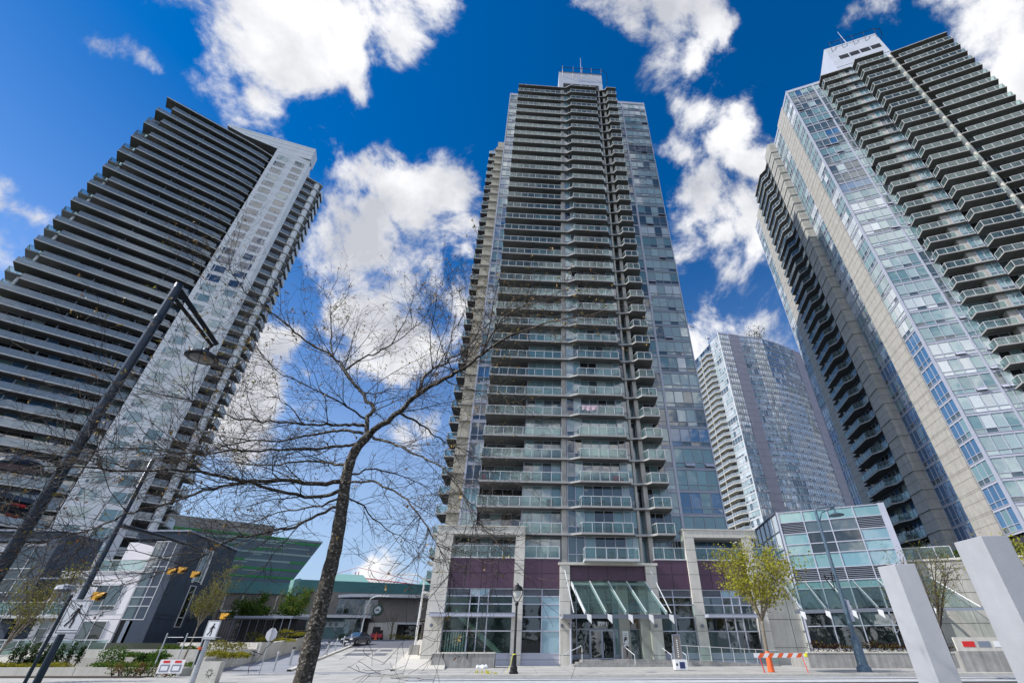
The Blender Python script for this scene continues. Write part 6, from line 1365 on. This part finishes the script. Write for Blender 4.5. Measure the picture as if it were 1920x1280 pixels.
# small shrubs and hedges
def shrub(b, r, h, leaf, n, s, lab, name='shrub', cat='shrub', group=None, kind=None, seed=None, box=None):
    rr = random.Random(seed or int(abs(b[0] * 131 + b[1] * 17 + b[2] * 7))); root = MB(); bb = V(*b)
    if box:
        L_, W_, ang = box; F = Fr(b[0], b[1], ang)
        for _ in range(n):
            u, v, q = rr.uniform(0, L_), rr.uniform(-W_ / 2, W_ / 2), rr.random() ** .6; hh = h * (.75 + .25 * math.sin(u * 2.3) * math.sin(u * .9 + 1)); leafq(root, F.w(u, v, b[2] + q * hh), s, leaf if rr.random() < .8 else 'leaf_olive', rr)
    else:
        for i in range(9):
            a = rr.uniform(0, 6.28); root.tube([bb, bb + V(math.cos(a) * r * .6, math.sin(a) * r * .6, h * rr.uniform(.5, .95))], [.015, .006], 'bark', 3)
        for _ in range(n):
            d = V(rr.gauss(0, 1), rr.gauss(0, 1), rr.gauss(0, 1)).normalized(); q = rr.random() ** .4; leafq(root, (b[0] + d.x * r * q, b[1] + d.y * r * q, b[2] + h * .52 + d.z * h * .48 * q), s, leaf if rr.random() < .85 else 'leaf_green', rr)
    return single(name, root, lab, cat, bb, group, kind)
def planters():
    # stepped planters before the town houses: front walls, soil, planting
    def wall(name, lab, x0, x1, y0, y1, zt, mt='concrete_light', ang=0):
        m = MB(); m.prism([(x0, y0), (x1, y0), (x1 - .209 * (y1 - y0), y1), (x0, y1)], -.05, zt - .12, mt, mtop='soil'); m.prism([(x0, y0), (x1, y0), (x1 + .02, y0 + .28), (x0, y0 + .28)], zt - .121, zt, mt); m.prism([(x1 - .3, y0 + .28), (x1, y0 + .281), (x1 - .209 * (y1 - y0), y1), (x1 - .3 - .209 * (y1 - y0), y1)], zt - .1205, zt, mt)
        for i in range(int((x1 - x0) / 3)): m.box(WF, x0 + 3 * i, x0 + 3 * i + .02, y0 - .006, y0 + .02, 0, zt - .002, 'joint')
        single(name, m, lab, 'planter wall', (x1, y0, 0))
    wall('planter_wall', 'lowest pale concrete planter wall nearest the pavement at left', -62, -25.0, 36.6, 41, .48)
    wall('planter_wall', 'middle pale planter wall, a step above the front one', -37.2, -26.6, 41.2, 46.5, .95)
    wall('planter_wall', 'upper planter wall against the townhouse foot', -41, -27.4, 46.8, 53.9, 1.42)
    m = MB(); m.prism([(-62, 34.6), (-26, 34.6), (-26.5, 36.5), (-62, 36.5)], 0, .05, 'soil'); single('flower_bed', m, 'strip of bare brown soil along the foot of the lowest planter wall', 'flower bed', (-40, 35, 0))
    m = MB(); z0 = 0; p = [(-27.6, 50.0), (-28.4, 54), (-30.2, 63), (-32.0, 72)]
    for i in range(3):
        a, b = p[i], p[i + 1]; za = .063 * (a[1] - 43); zb_ = .063 * (b[1] - 43); t0, t1 = [1.95, 2.0, 2.45][i], [1.95, 2.4, 2.9][i]; m.prism([a, b, (b[0] - .35, b[1]), (a[0] - .35, a[1])][::1], [-.1, -.1, -.1, -.1], [t0, t1, t1, t0], 'concrete_light')
    m.prism([(-27.9, 49.96), (-28.0, 50.4), (-37, 52.6), (-37, 52.2)], -.1, 1.93, 'concrete_light'); single('retaining_wall', m, 'long pale concrete retaining wall climbing beside the walkway', 'wall', (-28, 50, 0))
    m = MB(); m.box(WF, -66, -38.5, 50.5, 54.5, -.05, 1.28, 'concrete_light'); single('terrace', m, 'raised pale concrete terrace the townhouses stand on', 'terrace', (-50, 52, 0))
    m = MB(); m.prism([(-70, 52), (-38, 52), (-28.9, 52.6), (-35, 84), (-70, 84)], -.05, 1.9, 'ground', mtop='soil'); structure('garden_ground', m)
    # glass balustrade, garden steps and rail before the white house
    m = MB(); railing(m, [(-54.5, 47.2), (-46.2, 47.2)], .95, 1.15); railing(m, [(-43.9, 47.2), (-39.6, 47.2)], .95, 1.15); single('garden_railing', m, 'glass and white railing on the terrace edge before the white townhouse', 'railing', (-50, 47.2, .9))
    m = MB()
    for i in range(7): m.box(WF, -45.8, -43.6, 41.5 + i * .8, 47.4, 0.0 + .002 * i, .2 + .18 * i, 'concrete_light')
    single('garden_steps', m, 'pale concrete garden steps leading up to the white townhouse', 'steps', (-45, 41, 0))
    for (x, lab) in ((-45.9, 'left'), (-43.5, 'right')):
        m = MB(); m.tube([(x, 41.0, 0.1), (x, 41.0, 1.1), (x, 47.0, 2.3), (x, 47.0, 1.3)], .03, 'metal_white', 5); single('handrail', m, 'white handrail on the ' + lab + ' of the garden steps by the white townhouse', 'handrail', (x, 41, 0), 'garden step handrails')
    m = MB()
    for i in range(6): m.box(WF, -45.5 + i * .33, -45.45 + i * .33, 47.5, 47.55, 1.3, 2.5, 'metal_white')
    m.box(WF, -45.6, -43.7, 47.49, 47.56, 2.45, 2.52, 'metal_white'); m.box(WF, -45.6, -43.7, 47.49, 47.56, 1.35, 1.42, 'metal_white'); single('garden_gate', m, 'white barred gate at the top of the garden steps', 'gate', (-44.6, 47.5, 1.3))
    # iron fence and dark gate screen behind the corner house
    m = MB(); 
    for i in range(34): m.box(WF, -42.2 + i * .3, -42.16 + i * .3, 59.6, 59.64, 1.9, 4.2, 'black')
    m.box(WF, -42.3, -31.9, 59.58, 59.66, 4.1, 4.2, 'black'); m.box(WF, -42.3, -31.9, 59.58, 59.66, 2.1, 2.2, 'black'); single('iron_fence', m, 'black iron bar fence behind the staked young tree', 'fence', (-37, 59.6, 1.9))
    m = MB(); m.box(WF, -38.5, -31.5, 62, 66, 4.35, 4.6, 'metal_grey'); m.box(WF, -38.4, -31.6, 63.5, 65.9, 1.9, 4.35, 'dark_in')
    for i in range(8): m.box(WF, -38.4 + i * .95, -38.34 + i * .95, 62.1, 62.2, 1.9, 4.35, 'metal_grey')
    single('bin_shelter', m, 'dark flat-roofed garden shelter behind the iron fence', 'shelter', (-35, 64, 1.9))
    m = MB(); m.tube([(-29.6, 47.8, .5), (-29.6, 47.8, 1.45), (-28.4, 48.2, 1.3), (-27.2, 48.8, .95)], .03, 'black', 5); m.tube([(-28.4, 48.2, .4), (-28.4, 48.2, 1.3)], .03, 'black', 5); m.tube([(-28.6, 49.2, .5), (-28.6, 49.2, 1.5), (-27.0, 49.6, 1.0)], .03, 'black', 5)
    single('handrail', m, 'black bent handrail in front of the retaining wall', 'handrail', (-28.4, 48.2, .4))
    # stakes round the young tree
    for i, (dx, lb) in enumerate(((-1.6, 'left'), (-.2, 'middle'), (1.0, 'right'))):
        x = ray(336, 1252)[0] * 37.5 + dx; m = MB(); m.tube([(x, 37.3, .4), (x, 37.3, 2.4)], .04, 'galv', 5); m.tube([(x, 37.3, 2.15), (x + 1.2, 37.3, 2.15)], .02, 'galv', 4)
        single('tree_stake', m, lb + ' one of the three stakes round the slender young tree', 'stake', (x, 37.3, .4), 'stakes round the young tree')
    # planting
    sh = [(208, 1258), (222, 1262), (238, 1257), (250, 1262), (262, 1256), (276, 1262), (292, 1259), (310, 1256), (322, 1262)]
    which = ['first', 'second', 'third', 'fourth', 'fifth', 'sixth', 'seventh', 'eighth', 'ninth']
    for i, (px, py) in enumerate(sh):
        x = ray(px, 1268)[0] * 35.5; c = ['leaf_olive', 'leaf_rust', 'leaf_green'][i % 3]
        shrub((x, 35.5, .04), .42, .75 + .15 * (i % 2), c, 110, .13, which[i] + ' small shrub from the left in the soil strip under the planter wall', group='small shrubs in the soil strip')
    for i, (px, z, hh) in enumerate(((14, .4, 1.9), (30, .4, 2.1), (50, .4, 2.0), (74, .4, 1.9), (100, .4, 1.9), (120, .4, 2.0), (139, .4, 2.0))):
        x = ray(px, 1250)[0] * 39.5; shrub((x, 39.5, z), .24, hh * .75, 'leaf_dark', 260, .13, which[i] + ' dark upright laurel from the left before the terrace railing', name='laurel', group='dark laurels before the terrace')
    for i, (px, r, c, lab) in enumerate(((205, .9, 'leaf_green', 'large round green shrub at the left end of the middle planter'), (290, .7, 'leaf_green', 'rounded green shrub in the lowest planter'), (262, .5, 'leaf_dark', 'dark small shrub beside the middle planter wall'))):
        x = ray(px, 1245)[0] * 39.6; shrub((x, 39.6, .4), r, 1.2 * r + .2, c, 600, .14, lab)
    def hedge(px0, px1, D, z, h, leaf, n, lab, w=1.2):
        h *= .72; a = ray(px0, 1240)[0] * D; b = ray(px1, 1240)[0] * D; shrub((a, D, z), 0, h, leaf, n, .13, lab, name='ground_cover', cat='planting', kind='stuff', box=(b - a, w, 0))
    hedge(-20, 130, 38, .38, .45, 'leaf_yellow', 1500, 'yellow-green ground cover in the planter at far left'); hedge(190, 322, 38.6, .38, .5, 'leaf_green', 2600, 'bright green ground cover in the lowest planter', 2.2); hedge(345, 400, 38.4, .38, .45, 'leaf_green', 600, 'green ground cover beside the white notice board')
    hedge(225, 312, 43.5, .85, .55, 'leaf_green', 1500, 'low green planting in the middle planter'); hedge(384, 462, 43.5, .85, .7, 'leaf_yellow', 1500, 'golden green low hedge along the curved planter edge', 1.0); hedge(292, 380, 49, 1.3, .6, 'leaf_green', 1300, 'dark green low hedge at the foot of the charcoal wall', 1.0); hedge(386, 450, 47, 1.3, 1.1, 'leaf_olive', 900, 'pale twiggy shrubs behind the golden hedge', 1.4)
    hedge(470, 540, 57, 2.0, .6, 'leaf_yellow', 900, 'golden low hedge on top of the retaining wall', 1.2); hedge(510, 574, 62, 2.6, .9, 'leaf_yellow', 1200, 'yellow-green hedge behind the stop sign', 1.5); hedge(420, 590, 66, 2.2, 2.0, 'leaf_dark', 3600, 'dark evergreen hedge in front of the two green trees', 2.0); hedge(450, 520, 60, 2.0, 1.4, 'leaf_olive', 700, 'loose pale shrubs above the retaining wall', 1.5)
    hedge(625, 668, 82, 2.5, .9, 'leaf_dark', 700, 'dark hedge left of the parked car'); hedge(722, 800, 83, 2.5, 1.0, 'leaf_yellow', 900, 'yellow-green shrubs before the cafe doors')
planters(); conifers()
def right_side():
    m = MB(); x0 = ray(1523, 1240)[0] * 46; F = Fr(x0, 46.5, -2); m.box(F, 0, 26, 0, 4, .1, 1.15, 'concrete_grey'); m.box(F, 0, 26, -.04, .4, 1.153, 1.25, 'concrete_light'); single('planter_wall', m, 'long grey planter wall in front of the teal glass building', 'planter wall', (x0, 46.5, .1))
    for (a, b, lab) in ((.8, 4.6, 'dark bronze shrubs in the planter left of the grey-blue street lamp'), (5.6, 13, 'dark bronze shrubs in the planter right of the grey-blue street lamp'), (16, 25, 'dark bronze shrubs in the planter below the blank concrete wall')):
        p = F.w(a, 1.2, 1.1); shrub(p, 0, .95, 'leaf_bronze', int((b - a) * 260), .12, lab, name='ground_cover', cat='planting', kind='stuff', box=(b - a, 1.2, -2))
    m = MB(); F = Fr(ray(1795, 1215)[0] * 40, 40.0, -4); m.box(F, 0, 8, 0, .15, 1.35, 2.2, 'concrete_light'); [m.box(F, .5 + i * 1.1, 1.35 + i * 1.1, -.02, 0, 1.6, 1.95, ['red', 'metal_grey', 'white_paint', 'metal_mid', 'brown'][i % 5]) for i in range(6)]; m.box(F, 0, 8, 0, .5, .1, 1.35, 'concrete_grey'); single('sign_wall', m, 'low concrete wall with a strip of small pictures between the white pillars', 'wall', F.w(0, 0, .1))
    p = FQ.w(1.5, 1.0, 8.95); shrub(p, 0, 1.3, 'leaf_green', 1500, .25, 'green hedge on the roof terrace above the blank concrete podium', name='ground_cover', cat='planting', kind='stuff', box=(10, 1.6, -20))
    c = P(1417, 640, 176); b = V(c[0], 176, 119.5); rr = random.Random(3); root = thing('roof_tree', 'small bare tree growing on the roof of the distant curved tower', 'tree', b); M = MB(); t = []
    M.tube([b, b + V(0, 0, 2.5)], [.3, .2], 'bark', 5)
    for i in range(8): a = i * 2.4; twig(M, None, b + V(0, 0, 1.5), V(math.cos(a), math.sin(a), .9), 5.5, .14, 1, rr, 'bark', t, .4, wig=.3, dens=.02 * 8)
    M.build('trunk', root); Lf = MB(); [leafq(Lf, p + V(rr.gauss(0, .4), rr.gauss(0, .4), rr.gauss(0, .4)), .55, 'leaf_dark', rr) for p in t for _ in range(6)]; Lf.build('crown', root)
right_side()

# ================================================================ belongings on the balconies of the middle tower
def belongings():
    def zfl(k): return KZ[k] + .23
    m = MB(); z = zfl(6); u0, u1 = 2.6, 4.6; n = 14
    for i in range(n):
        a, b = lerp(u0, u1, i / n), lerp(u0, u1, (i + 1) / n); na, nb_ = -3.42 - .05 * math.sin(i * 1.3), -3.42 - .05 * math.sin((i + 1) * 1.3)
        m.face([FC.w(a, na, z + .35 + .1 * math.sin(i * .7)), FC.w(b, nb_, z + .35 + .1 * math.sin((i + 1) * .7)), FC.w(b, -3.40, z + 1.10), FC.w(a, -3.40, z + 1.10)], 'pink'); m.face([FC.w(a, -3.40, z + 1.10), FC.w(b, -3.40, z + 1.10), FC.w(b, -3.15, z + 1.0), FC.w(a, -3.15, z + 1.0)], 'pink')
    single('blanket', m, 'pale pink blanket hung over a glass railing halfway down the middle tower', 'blanket', FC.w(3.6, -3.4, z))
    def chair(k, u, n, mt, lab, ang=0):
        z = zfl(k); F = Fr(*FC.w(u, n, 0)[:2], ang); root = thing('balcony_chair', lab, 'chair', F.w(0, 0, z), 'chairs on the balconies')
        s = MB(); s.box(F, -.25, .25, -.25, .25, z + .40, z + .46, mt); s.build('seat', root); s = MB(); s.box(F, -.25, .25, .22, .28, z + .46, z + .95, mt); s.build('backrest', root)
        for a in (-.22, .22):
            for b in (-.22, .22): s = MB(); s.box(F, a - .02, a + .02, b - .02, b + .02, z - .02, z + .40, mt); s.build('leg', root)
    chair(3, -9.1, -1.9, 'red', 'red chair at the left end of a low wide balcony', 40); chair(3, 6.4, -2.4, 'red', 'left one of two red chairs on a low middle balcony', -30); chair(3, 7.2, -2.3, 'red', 'right one of two red chairs on a low middle balcony', 30); chair(13, 2.9, -2.6, 'red', 'red chair on a middle balcony, higher up the middle tower', 0)
    def table(k, u, n, mt, lab):
        z = zfl(k); root = thing('balcony_table', lab, 'table', FC.w(u, n, z), 'tables on the balconies'); s = MB(); s.lathe(FC.w(u, n, z + .68), [(0, .04), (.42, .04), (.42, 0), (0, 0)], mt, 14); s.build('tabletop', root); s = MB(); s.tube([FC.w(u, n, z - .02), FC.w(u, n, z + .68)], .05, mt, 6); s.build('leg', root)
    table(2, 11.7, -2.5, 'wood', 'round wooden table on the lowest right balcony'); table(2, 4.7, -2.3, 'wood', 'round wooden table on a low middle balcony'); table(7, 11.9, -2.6, 'black', 'black table on a right balcony of the middle tower')
    def bbq(k, u, n, lab):
        z = zfl(k); root = thing('barbecue', lab, 'barbecue', FC.w(u, n, z), 'barbecues on the balconies'); F = Fr(*FC.w(u, n, 0)[:2], 4); s = MB(); s.box(F, -.35, .35, -.25, .25, z - .01, z + .75, 'dark_in'); s.build('cabinet', root); s = MB(); s.tube([F.w(-.38, 0, z + .82), F.w(.38, 0, z + .82)], .2, 'black', 10); s.build('lid', root)
    bbq(2, -1.3, -1.7, 'black covered barbecue near the right end of a low wide balcony'); bbq(7, 4.4, -2.4, 'black barbecue on the middle balcony above the pink blanket'); bbq(11, 7.0, -2.5, 'black barbecue at the right end of a middle balcony')
    def pot(k, u, n, lab): z = zfl(k); shrub(FC.w(u, n, z), .3, 1.0, 'leaf_dark', 90, .12, lab, name='potted_plant', cat='plant', group='potted plants on the balconies')
    pot(0, 5.3, -4.1, 'potted plant on the lowest balcony above the entrance'); pot(1, 5.8, -2.4, 'potted plant on the second balcony above the entrance'); pot(12, -6.4, -1.9, 'potted plant on a wide balcony half way up')
belongings()
